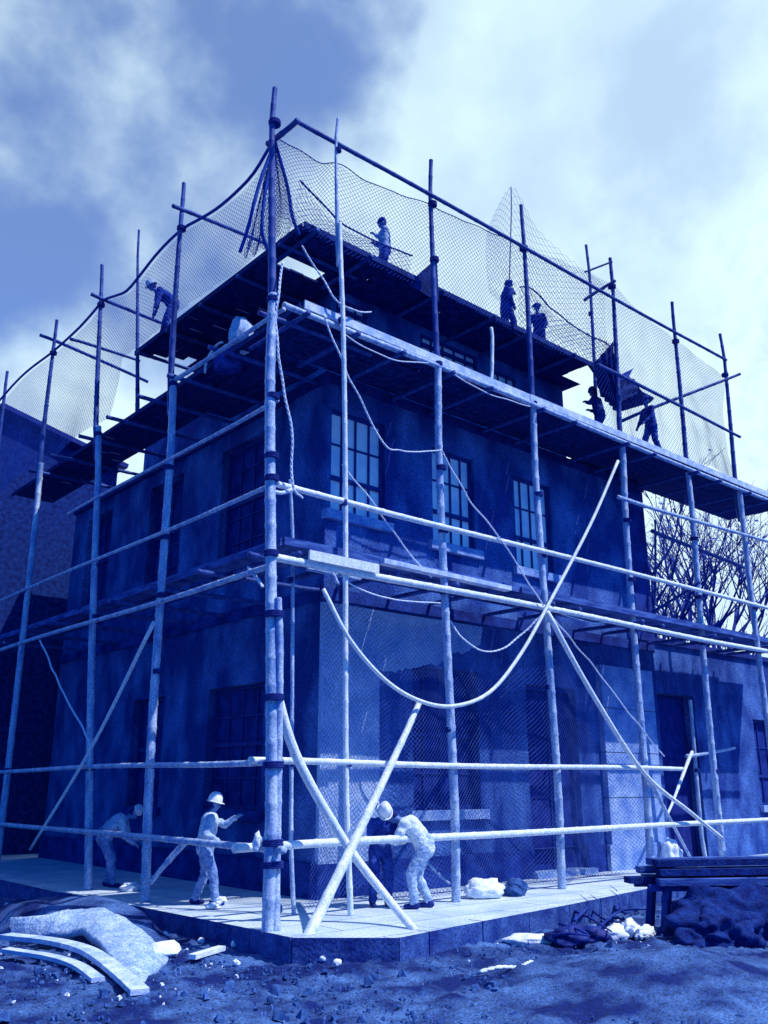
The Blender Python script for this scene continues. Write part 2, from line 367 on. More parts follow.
mb = MB(); mb.box(X0-.03, Y0-.032, .6, X0+1.45, Y0+.06, 5.5)
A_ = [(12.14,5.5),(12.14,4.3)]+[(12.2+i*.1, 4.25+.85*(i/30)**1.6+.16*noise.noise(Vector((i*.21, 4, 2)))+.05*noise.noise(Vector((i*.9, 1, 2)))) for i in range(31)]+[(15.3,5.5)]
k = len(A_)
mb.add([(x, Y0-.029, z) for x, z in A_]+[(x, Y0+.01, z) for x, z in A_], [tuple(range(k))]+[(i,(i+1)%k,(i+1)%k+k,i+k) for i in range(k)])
mb.build('painted_sun_patch', PALEP, b)  # pale patch painted on as sunlight striking the wall
mb = MB()
for i in range(4): mb.box(19.55+(i%2)*.0, Y0-.16, .602+i*1.1, 21.9, Y0+.05, .602+(i+1)*1.1-.02)
mb.box(19.4, Y0-.2, 0, 22.0, Y0-.095, .6)
mb.build('pilaster', STONE, b)
mb = MB(); mb.box(21.55, Y0-.06, 5.85, 22.36, Y0+.05, 10.28); mb.build('dark_corner_strip', PLINTH, b)  # dark raised strip up the right end of the wall
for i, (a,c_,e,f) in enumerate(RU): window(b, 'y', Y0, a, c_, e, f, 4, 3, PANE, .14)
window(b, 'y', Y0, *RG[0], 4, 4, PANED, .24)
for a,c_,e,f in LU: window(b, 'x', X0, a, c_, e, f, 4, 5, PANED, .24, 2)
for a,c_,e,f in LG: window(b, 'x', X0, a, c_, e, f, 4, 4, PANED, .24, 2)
# door with its frame
d_ = MB(); d_.box(16.85, Y0+.2, .12, 18.55, Y0+.26, 4.2)
for u in (16.95, 17.75):
    for z0_, z1_ in ((.3,1.5),(1.7,2.9),(3.1,4.0)): d_.box(u, Y0+.17, z0_, u+.7, Y0+.2-.001, z1_)
door = d_.build('door', DOORSHADE, b)
mb = MB(); mb.box(16.76, Y0+.1, .1, 16.86, Y0+.3, 4.29); mb.box(18.54, Y0+.1, .1, 18.64, Y0+.3, 4.29); mb.box(16.86, Y0+.1, 4.19, 18.54, Y0+.3, 4.29); mb.box(17.68, Y0+.15, .12, 17.73, Y0+.2, 4.19); mb.build('door_frame', FRAME, door)
mb = MB(); mb.box(16.6, Y0-.25, 0, 18.8, Y0+.3, .12); mb.build('step', STONE, door)
# attic storey
at_ = MB(); AW = [(11.0,11.9,12.0,12.55), (13.6,15.6,12.0,12.56), (16.1,17.1,11.3,12.4)]
wallgrid(at_, 'y', Y0+.15, X0+.15, 19.1, 10.5, 12.95, AW, .2); wallgrid(at_, 'x', X0+.15, Y0+.15, 20.0, 10.5, 12.95, [(15.5,17.4,11,12.4)], .2); wallgrid(at_, 'x', X0+.15, 20.0, 23.2, 10.5, 12.2, [], .2); at_.add([(X0+.15,23.2,10.5),(14,23.2,10.5),(14,23.2,12.2),(X0+.15,23.2,12.2),(X0+.15,20,12.2),(14,20,12.2)],[(0,1,2,3),(3,2,5,4)])
at_.add([(19.1,Y0+.15,10.5),(19.1,20,10.5),(19.1,20,12.95),(19.1,Y0+.15,12.95),(X0+.15,20,10.5),(X0+.15,20,12.95)], [(0,1,2,3),(1,4,5,2)])
at_.build('attic_wall', PLASTER, b)
mb = MB(); mb.add([(X0-.3,Y0-.35,12.75),(19.3,Y0-.35,12.75),(19.3,20.2,12.75),(X0-.3,20.2,12.75),(14,17,14.2),(15.5,17,14.2)], [(0,1,5,4),(1,2,5),(2,3,4,5),(3,0,4),(3,2,1,0)])
mb.build('hipped_roof', SLATE, b)
for i, (a,c_,e,f) in enumerate(AW): window(b, 'y', Y0+.15, a, c_, e, f, (3,5,3)[i], 2, PANE, .06, False)
window(b, 'x', X0+.15, 15.5, 17.4, 11, 12.4, 4, 2, PANED, .12, False)
# one storey wing on the right
b2 = empty('wing', (25.5, Y0+.2, 0), 'low plastered wing with a wide dark gateway at the right end', 'building')
mb = MB(); wallgrid(mb, 'y', Y0+.25, 22.3, 34, 0, 5.9, [(22.35,24.6,0,4.5), (28,29.6,1.4,4)], .35)
mb.add([(34,Y0+.25,0),(34,20,0),(34,20,5.9),(34,Y0+.25,5.9)], [(0,1,2,3)]); mb.build('wall', PLASTER, b2)
mb = MB(); mb.box(22.3, Y0+.15, 5.9, 34.1, 20, 6.05); mb.build('roof', SLATE, b2)
mb = MB(); mb.box(22.2, Y0+.62, 0, 26.7, Y0+.72, 4.7); mb.build('gateway_shade_sheet', DOORSHADE, b2)  # dark sheet closing the opening, painted as the shade within
window(b2, 'y', Y0+.25, 28, 29.6, 1.4, 4, 3, 3, PANED, .2)
# neighbour on the left
b3 = empty('house', (10.9, 30, 0), 'dark neighbouring house with gabled roof beyond the left end of the scaffold', 'building')
mb = MB(); y0_, y1_ = 29.0, 40
ra, rb = Vector((8.387, 29.000, 13.757)), Vector((12.606, 29.000, 12.788))
mb.add([(ra.x-3,y0_,-.3),(rb.x,y0_,-.3),tuple(rb),tuple(ra),(ra.x-3,y0_,ra.z-2.2),(ra.x-3,y1_,-.3),(ra.x-3,y1_,ra.z-2.2)], [(0,1,2,3,4),(5,0,4,6)]); mb.build('wall', MATD, b3)
mb = MB(); mb.beam(ra+Vector((-.1,-.2,.12)),rb+Vector((.2,-.2,.0)),.4,.16,(0,0,1)); mb.add([(ra.x,28.9,ra.z+.2),(rb.x+.3,28.9,rb.z+.05),(rb.x+.3,40,rb.z+.05),(ra.x,40,ra.z+.2),(ra.x-3.4,28.9,ra.z-2.2),(ra.x-3.4,40,ra.z-2.2)], [(0,1,2,3),(0,3,5,4)]); mb.build('roof', SLATE, b3)
#SPLIT
# ---------------------------------------------------------------- scaffold: uprights
LH = (1.12, 2.35, 5.63, 6.88, 10.5)
pole((7.906, 11.645, 0.000), (7.836, 12.300, 15.036), .097, .048, 'thick corner bamboo pole of the scaffold with a second culm lashed to its foot', (.9, 1.2, 2.3, 3.3, 4.6, 5.6, 6.9, 7.3, 8.4, 10.3, 14.2), double=(4.85, (.09, -.07, 0)), low=BAM)
pole((9.83,12.16,0), (9.289, 12.160, 15.052), .05, .028, 'slim pale bamboo pole next right of the thick corner pole', LH+(14.3,), low=BAML, up=BAM, split=12.6)
pole((12.369, 12.315, 0.000), (12.063, 12.300, 15.549), .085, .045, 'pale bamboo pole just right of the two stooping men', LH+(3.0,8.2,13.0,14.4))
pole((15.476, 12.402, 0.000), (15.168, 12.300, 15.822), .085, .045, 'bamboo pole that the crossing braces and the long cable meet at mid height', LH+(4.0,8.3,14.6))
pole((18.971, 12.636, 0.000), (18.877, 12.300, 15.868), .088, .045, 'bamboo pole standing in front of the pale stone pilaster at the right end', LH+(8.4,15.0))
pole((22.374, 12.753, 0.000), (21.911, 12.300, 15.655), .085, .045, 'bamboo pole in front of the far end of the low wing gateway', LH+(8.5,14.4))
pole((24.9,12.4,0), (24.7,12.35,15.6), .085, .045, 'rightmost of all the tall bamboo poles', LH+(14.2,))
pole((8.170, 15.952, 0.000), (8.100, 16.416, 15.325), .085, .045, 'leaning bamboo pole between the two workers on the left pavement', (1.1,2.35,4.1,5.6,6.8,8.3,10.2,14.1))
pole((8.201, 18.466, 0.000), (8.100, 20.834, 15.267), .08, .045, 'bamboo pole left of the bending worker in the flat cap', (1.1,2.35,5.6,6.8,10.2,14.0))
pole((8.0,23.2,0), (8.100, 23.786, 14.862), .08, .045, 'far left bamboo pole standing in front of the neighbouring house', (1.1,2.35,5.5,6.8,13.8))
pole((8.0,27.5,0), (8.1,27.8,14.7), .08, .045, 'leftmost and farthest bamboo pole on the left side', (1.1,2.35,5.5))
# back row
pole((9.203, 12.835, 0.000), (8.935, 12.950, 7.357), .038, .03, 'thin inner bamboo pole just behind the corner pole', (1.1,2.35,5.5), split=None, low=BAM)
pole((19.6,13.6,10.62), (19.680, 13.600, 17.273), .055, .04, 'dark back bamboo pole rising behind the hanging tarpaulin', (15.0,), split=None, low=BAMD)
pole((8.9,19.6,10.65), (8.900, 20.518, 16.539), .055, .03, 'crooked thin dark bamboo pole at the left end of the top platform', (), split=None, low=BAMD)
pole((18.75,16.0,13.2), (19.274, 16.000, 20.440), .022, .018, 'hair thin pole holding up the peak of the rear net', (), split=None, low=BAMD)
pole((23.717, 14.031, 0.000), (23.481, 13.900, 4.299), .06, .05, 'short bamboo prop leaning before the dark gateway', (2.4,), split=None)
pole((14.034, 12.500, 10.777), (14.101, 12.500, 12.113), .045, .04, 'short pale bamboo prop between the upper platform and the top platform', (), split=None, low=BAML)
# ---------------------------------------------------------------- rails
yR, xL = 12.17, 7.97
def rr(z, x0, x1, label, r=.06, m=None, dy=0, z2=None, bend=None): return rail((x0, yR+dy, z), (x1, yR+dy, z if z2 is None else z2), r, label, m, bend=bend)
def rl(z, y0, y1, label, r=.055, m=None, z2=None, bend=None): return rail((xL, y0, z), (xL, y1, z if z2 is None else z2), r, label, m, bend=bend)
rr(1.1, 7.6, 26.5, 'lowest pale bamboo rail along the front, at the height of the stooping men', .065, BAML, z2=1.15)
rr(2.36, 7.8, 19.9, 'second bamboo rail from the ground along the front, ending past the pilaster', .055, BAML, dy=-.02)
rr(5.62, 8.1, 28, 'bright bamboo ledger just under the lower platform along the front', .07, BAML)
rr(6.9, 8.0, 28, 'bamboo guard rail crossing in front of the upper floor window sills', .058, BAML)
rail((18.161, 12.170, 8.783), (27.5,12.17,9.0), .05, 'short bamboo rail at the right end above the gap with the trees', BAM)
rail((8.2,12.27,10.4), (28,12.27,10.42), .06, 'bamboo ledger under the upper platform along the front', BAM)
rl(1.1, 11.4, 28.5, 'lowest bamboo rail along the left side, behind the helmeted worker', .055, z2=1.12)
rl(2.33, 11.9, 28.5, 'second bamboo rail from the ground along the left side', .05)
rl(5.42, 12.1, 28.5, 'dim bamboo ledger under the lower platform on the left side', .05)
rl(6.83, 11.9, 28.5, 'guard rail above the lower platform on the left side', .04)
rl(8.35, 12.0, 21, 'bamboo rail midway up the upper floor on the left side', .038)
rail((8.1,16.1,10.25),(8.1,12.1,10.2), .05, 'bamboo ledger under the upper platform on the left side', BAM)
# dark rails against the sky
DG = 'dark bamboo bars at the top of the scaffold'
def dk(a, b_, r, label): return rail(a, b_, r, label, BAMD, DG, 'bamboo_bar', .02)
dk((8.287, 12.200, 14.447), (24.6,12.2,14.6), .05, 'long dark bamboo bar slanting along the top of the front net')
dk((8.000, 12.724, 14.078), (7.924, 11.600, 13.882), .06, 'short dark stub crossing the top of the corner pole')
dk((7.800, 16.264, 14.481), (11.000, 17.182, 15.282), .05, 'dark bar running back from the leaning left pole towards the corner pole')
dk((7.800, 20.601, 14.176), (10.200, 20.370, 13.920), .05, 'dark bar running back behind the worker in helmet on the left roof edge')
dk((7.800, 24.169, 14.429), (10.500, 22.611, 13.223), .05, 'lower of the two dark bars left of the top platform')
dk((8.000, 22.300, 13.626), (10.000, 22.169, 13.567), .045, 'upper of the two dark bars left of the top platform')
dk((19.429, 13.600, 15.349), (18.716, 12.100, 14.996), .05, 'short dark bar tying the back pole to the front pole at the right')
dk((19.530, 13.600, 16.305), (18.650, 12.100, 15.552), .03, 'thin dark bar above the short tie at the right')
dk((17.712, 12.150, 12.203), (24.780, 12.150, 12.079), .05, 'dark guard bar beyond the right end of the top platform')
dk((20.487, 13.400, 11.823), (24.143, 11.600, 13.770), .05, 'dark bar slanting up to the right behind the man at the right end')
dk((22.315, 13.900, 9.043), (27.591, 13.900, 8.761), .06, 'dark rear bar high in the gap with the trees at the right')
dk((21.948, 13.900, 6.626), (21.669, 12.200, 7.158), .04, 'dark rear bar low in the gap with the trees at the right')
dk((22.210, 13.950, 6.865), (22.607, 13.950, 9.443), .035, 'thin dark upright at the left side of the gap with the trees')
# ---------------------------------------------------------------- braces
BG = 'slanting bamboo braces'
def br(pts, r, label, m=BAML):
    mb = MB(); q = [Vector(p) for p in pts]
    if len(q) == 2: bamboo(mb, q[0], q[1], r, r*.6, .02, .5)
    else:
        q = smoothpts(q, 6); mb.tube(q, [r*(1-.35*i/len(q)) for i in range(len(q))], 9)
    return tag(mb.build('bamboo_brace', m, None, True), label, 'brace', BG)
br([(8.030, 11.100, -0.281), (11.343, 12.100, 3.454)], .085, 'stout white brace rising from the kerb corner to the hanging cable')
br([(8.001, 11.950, 3.700), (8.490, 11.900, 2.448), (9.249, 11.600, 1.155), (9.635, 11.100, 0.409), (9.630, 10.350, -0.074)], .085, 'bent brace running down from the corner pole to the kerb right of the white brace', BAML)
br([(15.028, 12.050, 5.523), (16.286, 12.000, 3.965), (18.031, 12.000, 2.277), (19.801, 12.000, 1.400), (21.101, 12.000, 0.786)], .06, 'long brace sweeping down to the right from the crossing on the front')
br([(18.495, 12.300, 2.372), (21.531, 13.000, 0.030)], .05, 'short brace falling from the pilaster pole to the ground on the right', BAM)
br([(22.989, 13.700, 2.862), (20.721, 13.200, 1.288)], .05, 'stubby brace before the dark gateway')
br([(7.950, 15.973, 5.017), (7.900, 18.164, 2.779), (7.600, 20.170, 0.689)], .04, 'slim white brace falling to the left from the leaning pole')
br([(8.400, 15.023, 1.039), (8.000, 15.482, 0.344)], .055, 'short strut beside the foot of the leaning left pole', BAM)
br([(11.999, 12.900, 0.824), (12.411, 12.500, 0.282)], .03, 'short strut behind the legs of the stooping men', BAM)
br([(22.751, 13.750, 2.753), (25.412, 13.750, 3.029)], .05, 'short level bar before the dark gateway', BAM)
# ---------------------------------------------------------------- decks
def deck(loc, rows, along, label, name, m, group='scaffold platforms', z=0, th=.045, transoms=(), gap=.012, fascia=None, droop=.015, seed=1):
    """rows: (across0, across1, [(along0, along1), ...]) each entry one board"""
    R_ = random.Random(seed); o = empty('scaffold_deck', loc, label, 'platform', group)
    for a0, a1, runs in rows:
        for s0, s1 in runs:
            mb = MB(); dz = R_.uniform(-.012, .012); e = R_.uniform(0, .02)
            p0 = (s0, (a0+a1)/2+e*0, z+dz); p1 = (s1, (a0+a1)/2, z+dz+R_.uniform(-droop, droop))
            if along == 'y': p0 = (p0[1], p0[0], p0[2]); p1 = (p1[1], p1[0], p1[2])
            mb.beam(p0, p1, (a1-a0)-gap, th); mb.build(name, m, o)
    for a, b_ in transoms:
        mb = MB(); bamboo(mb, a, b_, .05, .045, .01, .5, n=7); mb.build('transom', BAMD, o, True)
    if fascia:
        for fa, fb, h, t, mm in fascia:
            mb = MB(); mb.beam(fa, fb, t, h); mb.build('edge_board', mm, o)
    return o
def runs(a, b_, n, j=.4, g=.03, seed=0):
    R_ = random.Random(seed); c = [a]+[a+(b_-a)*i/n+R_.uniform(-j, j) for i in range(1, n)]+[b_]
    return [(c[i]+g/2, c[i+1]-g/2) for i in range(n)]
PX = [8.5, 9.7, 12.3, 15.25, 18.6, 21.9, 24.8]
# lower platform, front
rows = [(12.38+.3*i, 12.38+.3*(i+1), runs(8.45+.02*i, 28, 5, .5, seed=i)) for i in range(5)]
deck((8.5,12.3,6), rows, 'x', 'lower platform of boards along the front, under the upper floor windows', 'board', PLANK, z=6.03,
     transoms=[((x+.1,12.1,5.75),(x+.1,14.15,5.78)) for x in PX]+[((x+1.3,12.3,5.8),(x+1.3,14.15,5.83)) for x in PX],
     fascia=[((8.45,12.36,6.0),(14.5,12.36,6.0),.14,.03,PLANK),((14.6,12.36,6.0),(28,12.36,6.0),.14,.03,PLANK),((8.9,12.3,5.62),(10.1,12.3,5.62),.17,.05,PALEP)])
mb = MB(); mb.beam((8.75,12.04,5.74),(10.3,12.04,5.73),.04,.17); tag(mb.build('board', BAML), 'white board end fixed under the platform corner beside the corner pole', 'board', 'loose pale boards')
mb = MB(); mb.beam((10.6,12.32,5.97),(14.1,12.3,5.93),.2,.09); tag(mb.build('board', PLANKP), 'pale board lying along the edge of the lower platform beside the second front pole', 'board', 'loose pale boards')
# lower platform, left
rows = [(8.42+.3*i, 8.42+.3*(i+1), runs(12.38+(1.6 if i else 0)*0, 28.5, 5, .5, seed=9+i)) for i in (0, 1, 3)]
deck((8.5,20,6), rows, 'y', 'lower platform of boards along the left side with open gaps', 'board', PLANK, z=6.02,
     transoms=[((7.9,y,5.72),(10.65,y,5.75)) for y in (12.6,14.3,16.2,18.0,19.4,21.5,23.6,25.5)],
     fascia=[((8.4,12.38,5.98),(8.4,28.5,5.98),.13,.03,PLANK)])
# upper platform, front
rows = [(12.32+.31*i, 12.32+.31*(i+1), runs(8.7, 28, 5, .5, seed=20+i)) for i in range(6)]+[(14.18, 14.5, runs(19.2, 28, 3, .5, seed=28))]
deck((8.7,12.3,10.6), rows, 'x', 'upper platform of boards along the front, above the upper floor windows', 'board', MATD, z=10.6,
     transoms=[((x+d,12.1,10.33),(x+d,14.07,10.36)) for x in PX for d in (.15,1.35)],
     fascia=[((8.68,12.29,10.6),(15.1,12.29,10.58),.17,.035,PLANKP),((15.1,12.27,10.58),(28,12.27,10.62),.17,.035,PLANKP)])
rows = [(8.66+.31*i, 8.66+.31*(i+1), runs(12.36+(1.9 if i else 0), 17.9 if i > 3 else 27.5, 5, .5, seed=30+i)) for i in range(6)]
deck((8.7,20,10.6), rows, 'y', 'upper platform of boards along the left side, partly broken away', 'board', MATD, z=10.59,
     transoms=[((7.95,y,10.33),(10.65,y,10.36)) for y in (12.7,14.5,16.2,17.6,19.2,20.8,22.6,24.2)],
     fascia=[((8.63,12.36,10.58),(8.63,27.5,10.56),.11,.03,MATD)])
# top platform
rows = [(12.7+.36*i, 12.7+.36*(i+1), runs(8.9, 18.2, 4, .4, seed=40+i)) for i in range(3)]
deck((8.9,12.7,12.6), rows, 'x', 'dark top platform along the front where the men in caps stand', 'board', MATD, z=12.62,
     transoms=[((x+.3,12.5,12.5),(x+.3,14.2,12.5)) for x in (8.8,10.2,12.3,14,15.25,17)],
     fascia=[((8.88,12.67,12.62),(18.25,12.67,12.56),.13,.035,MATD)])
rows = [(8.9+.36*i, 8.9+.36*(i+1), runs(12.72+(1.45 if i else 0), 20.0-.25*i, 3, .4, seed=50+i)) for i in range(6)]
deck((8.9,16,12.6), rows, 'y', 'dark top platform along the left side, jutting out at its far end', 'board', MATD, z=12.61,
     transoms=[((8.8,y,12.5),(10.8,y,12.5)) for y in (13.4,15,16.6,18.2,19.7)],
     fascia=[((8.87,12.72,12.6),(8.87,20.0,12.6),.13,.035,MATD)])
# raised flap at the second front pole, hanging tarpaulin at the fourth
def sheet(pts, nrm, th, name, m, label, cat, wav=.0):
    mb = MB(); n = Vector(nrm).normalized()*th; A = [Vector(p) for p in pts]; k = len(A)
    mb.add(A+[p+n for p in A], [tuple(range(k)), tuple(reversed(range(k, 2*k)))]+[(i, (i+1)%k+0, (i+1)%k+k, i+k) for i in range(k)])
    return tag(mb.build(name, m), label, cat)
sheet([(11.736, 12.750, 12.445), (12.391, 12.500, 13.246), (12.427, 12.500, 12.156)], (0,1,0), .03, 'raised_board', MATD, 'dark triangular board tilted up against the front pole on the top platform', 'board')
def cloth(quad, nu, nv, amp, name, m, label, cat, freq=7, th=.012):
    a, b_, c_, d_ = [Vector(p) for p in quad]; mb = MB(); n = (b_-a).cross(d_-a).normalized(); vs = []
    for k in (0, 1):
        for i in range(nu+1):
            for j in range(nv+1):
                u, v = i/nu, j/nv; p = a.lerp(b_, u).lerp(d_.lerp(c_, u), v)
                o = math.sin(u*freq*3+v*2)*amp*(.4+v)+noise.noise(Vector((u*4, v*4, 1)))*amp
                vs.append(p+n*(o+th*k))
    q = (nu+1)*(nv+1); fs = []
    for i in range(nu):
        for j in range(nv):
            s = i*(nv+1)+j; f = (s, s+nv+1, s+nv+2, s+1); fs.append(f); fs.append(tuple(x+q for x in reversed(f)))
    for i in range(nu): fs += [(i*(nv+1), i*(nv+1)+q, (i+1)*(nv+1)+q, (i+1)*(nv+1)), (i*(nv+1)+nv, (i+1)*(nv+1)+nv, (i+1)*(nv+1)+nv+q, i*(nv+1)+nv+q)]
    mb.add(vs, fs); return tag(mb.build(name, m, None, True), label, cat)
cloth([(18.340, 12.700, 12.667), (18.817, 12.350, 13.336), (18.961, 12.500, 11.377), (18.923, 12.900, 11.930)], 16, 16, .07, 'tarpaulin', MATD, 'dark tarpaulin hanging in folds from the front pole near the right end', 'tarpaulin')
cloth([(19.020, 12.500, 12.548), (20.106, 12.600, 12.685), (20.382, 12.650, 12.424), (18.941, 12.500, 11.570)], 14, 14, .05, 'tarpaulin', MATD, 'dark tarpaulin sagging beside the man at the right end', 'tarpaulin', 9)
sheet([(18.091, 12.720, 12.508), (21.129, 12.720, 12.455), (21.280, 12.950, 12.452), (20.272, 13.300, 12.004), (20.130, 13.600, 12.800)], (0,0,1), .05, 'mat', MATD, 'ragged dark mat forming the right tip of the top platform', 'mat')
cloth([(19.140, 12.400, 12.491), (19.582, 12.300, 12.771), (19.252, 12.300, 12.373), (19.015, 12.400, 12.219)], 6, 6, .02, 'rag', DARKC, 'small dark rag caught on the bar above the right end man', 'rag')
mb = MB(); mb.beam((10.181, 14.000, 12.229), (10.982, 14.000, 12.239), .04, .28); mb.beam((10.971, 13.950, 12.164), (11.683, 13.900, 11.979), .04, .22)
# ---------------------------------------------------------------- nets
def sag(pts):
    q = smoothpts(pts, 12); xs = [0]
    for i in range(1, len(q)): xs.append(xs[-1]+(q[i]-q[i-1]).length)
    T_ = xs[-1]
    def f(u):
        s = u*T_; i = max(0, min(len(q)-2, int(np.searchsorted(xs, s))-1)); k = (s-xs[i])/max(1e-6, xs[i+1]-xs[i]); return q[i].lerp(q[i+1], min(1, max(0, k)))
    return f, T_
NG = 'safety nets round the top of the scaffold'
top, LN = sag([(8.018, 12.400, 14.005), (8.542, 12.400, 14.026), (9.038, 12.400, 13.976), (9.467, 12.400, 14.196), (10.213, 12.400, 14.156), (11.348, 12.400, 14.307), (12.167, 12.400, 14.437), (13.565, 12.400, 14.547), (15.289, 12.400, 14.780), (16.958, 12.400, 14.994), (18.974, 12.400, 15.143), (20.297, 12.400, 14.771), (21.990, 12.400, 14.542), (24.164, 12.400, 14.269), (24.9,12.4,14.2)])
def front_net(u, v):
    u = min(1, max(0, u+.0022*math.sin(u*130+v*3)*v+.003*noise.noise(Vector((u*22, v*3, 8)))))
    t = top(u); z = t.z+(10.75-t.z)*v**1.12
    return (t.x, 12.42+.22*math.sin(math.pi*v)+.10*math.sin(t.x*1.3)*v+.05*noise.noise(Vector((t.x*1.5, z*1.5, 0))), z-.06*math.sin(t.x*2.1)*v)
net(front_net, int(LN/.056), 66, .0042, 'safety_net', NETD, 'wide dark safety net hung along the front above the upper platform', group=NG, skip=lambda u, v: (front_net(u, v)[0] < 18.0 and front_net(u, v)[2] < 12.45))
ltop, LL = sag([(8.150, 12.816, 14.239), (8.150, 13.588, 13.861), (8.150, 14.963, 13.840), (8.150, 16.536, 14.127), (8.150, 17.988, 14.014), (8.150, 19.118, 13.763), (8.150, 20.641, 14.122), (8.150, 21.741, 13.965), (8.150, 23.807, 13.928), (8.150, 26.617, 14.056), (8.1,30,13.6)])
def left_net(u, v):
    t = ltop(u); z = t.z*(1-v)+10.6*v
    return (8.25+.2*math.sin(math.pi*v)+.08*math.sin(t.y*1.4)*v, t.y, z)
net(left_net, int(LL/.058), 64, .0042, 'safety_net', NETD, 'dark safety net hung along the left side above the upper platform', group=NG, skip=lambda u, v: (left_net(u, v)[1] < 19.8 and left_net(u, v)[2] < 12.3))
rope([ltop(i/24) for i in range(25)], .035, 'thick dark rope edging the top of the left safety net', ROPED, group='dark ropes along the net edges', n=3)
rope([top(i/40*.42) for i in range(41)], .014, 'thin dark cord edging the slack part of the front net near the corner', ROPED, group='dark ropes along the net edges', n=2)
def corner_net(u, v):     # gathered folds hanging from the top of the corner pole
    a = Vector((7.982, 12.450, 13.993)); c0 = Vector((7.671, 12.900, 11.525)); c1 = Vector((8.739, 12.600, 12.434)); e = c0.lerp(c1, u)
    p = a.lerp(e, v**.85); f = math.sin(u*26)*.13*v**.6
    return (p.x+f*.8+.05*noise.noise(Vector((u*9, v*3, 2))), p.y+f+.3*math.sin(u*math.pi)*v, p.z)
net(corner_net, 60, 36, .006, 'safety_net', NETD, 'gathered folds of dark net hanging from the top of the corner pole', group=NG)
for i, pts in enumerate(([(8.016, 12.500, 13.996),(7.762, 12.600, 12.944),(7.629, 12.700, 11.988),(7.544, 12.800, 11.486)], [(8.016, 12.500, 13.996),(7.918, 12.600, 13.020),(7.935, 12.700, 12.125),(8.155, 12.800, 11.746)], [(8.016, 12.500, 13.996),(8.399, 12.600, 13.256),(8.608, 12.700, 12.723),(8.790, 12.700, 12.349)])):
    rope(pts, .035, ('outer left dark twisted fold cord of the corner net', 'middle dark twisted fold cord of the corner net', 'right dark twisted fold cord of the corner net')[i], NETD, group='dark ropes along the net edges')
rear, RL = sag([(17.479, 15.500, 17.851), (19.324, 16.000, 20.465), (20.394, 16.000, 19.529), (21.650, 16.000, 19.128), (22.819, 16.000, 18.921), (24.108, 16.000, 18.771)])
net(lambda u, v: (rear(u).x, rear(u).y+.1*math.sin(v*3), rear(u).z*(1-v)+(20.348, 16.000, 15.689)[2]*v), 40, 34, .0045, 'safety_net', NETD, 'peaked rear net showing above the front net behind the men in caps', group=NG)
inner, IL = sag([(15.703, 12.900, 13.994), (16.175, 12.900, 14.121), (17.069, 12.900, 13.793), (18.320, 12.900, 13.622), (19.534, 12.900, 13.615)])
net(lambda u, v: (inner(u).x, 12.9+.1*math.sin(v*3+u*5), inner(u).z*(1-v)+12.66*v), 34, 16, .006, 'safety_net', NETD, 'low dark net behind the two men at the right of the top platform', group=NG)
rope([inner(i/12) for i in range(13)], .025, 'dark cord edging the low net behind the two men', ROPED, group='dark ropes along the net edges', n=2)
in2, _ = sag([(8.841, 12.800, 13.705), (9.614, 12.800, 13.311), (10.146, 12.800, 13.144), (10.861, 12.800, 13.166), (11.910, 12.800, 13.240)])
rope([in2(i/12) for i in range(13)], .025, 'dark sagging cord passing behind the man standing near the corner', ROPED, group='dark ropes along the net edges', n=2)
net(lambda u, v: (in2(u).x, 12.85+.08*math.sin(v*3+u*5), in2(u).z*(1-v)+12.66*v), 34, 12, .005, 'safety_net', NETD, 'low net under the sagging cord behind the man near the corner', group=NG)
def low_net(u, v):
    x = 9.9+9.9*u; zt = 5.45-.35*abs(math.sin(u*7)); z = zt*(1-v)+.04*v
    return (x+.12*math.sin(v*4+u*9), 13.25+.18*math.sin(u*17)*(.3+v)+.12*noise.noise(Vector((x, z, 5))), z+.05*math.sin(x*3))
net(low_net, 200, 110, .0042, 'debris_net', NETP, 'fine net curtain hanging before the ground floor between the corner and the door', group='debris nets by the ground floor')
# ---------------------------------------------------------------- ropes and cables
RG_ = 'ropes and cables slung over the scaffold'
rope([(18.105, 12.050, 9.678), (16.697, 12.000, 7.753), (14.912, 11.950, 5.602), (13.917, 11.900, 4.495), (12.941, 11.850, 3.698), (11.985, 11.850, 3.384), (11.155, 11.900, 3.430), (10.374, 11.950, 3.747), (9.625, 12.000, 4.374), (9.102, 12.100, 5.206)], .038, 'long white cable sagging in a deep curve across the front', BAML, 'cable', 'cable', RG_)
rope([(8.590, 12.300, 11.816), (8.980, 12.300, 11.412), (9.297, 12.100, 10.841), (9.845, 12.200, 10.851), (10.395, 12.400, 11.117)], .02, 'pale rope dropping from the corner of the top platform to the slim pole', group=RG_)
rope([(9.034, 12.150, 10.446), (9.306, 12.150, 9.914), (9.676, 12.150, 9.350), (10.456, 12.100, 8.222), (10.890, 12.100, 8.188), (11.420, 12.100, 8.277), (12.002, 12.100, 8.464)], .02, 'pale rope curving from the upper platform corner to the pole by the middle window', group=RG_)
rope([(12.002, 12.100, 8.464), (12.807, 12.100, 7.574), (13.827, 12.100, 6.800), (14.905, 12.050, 5.637)], .018, 'thin rope slanting down between the middle poles to the brace crossing', group=RG_)
rope([(9.632, 12.300, 7.637), (10.431, 12.300, 7.029), (11.184, 12.300, 6.324), (11.887, 12.300, 5.843)], .018, 'thin cord slanting across the first upper window', group=RG_)
rope([(8.040, 12.100, 11.144), (7.876, 12.000, 10.257), (7.884, 12.000, 9.567), (8.068, 12.000, 8.664), (8.267, 12.000, 7.875), (8.345, 12.000, 6.871), (8.561, 12.000, 6.684)], .024, 'pale rope hanging down beside the corner pole from the top platform', group=RG_)
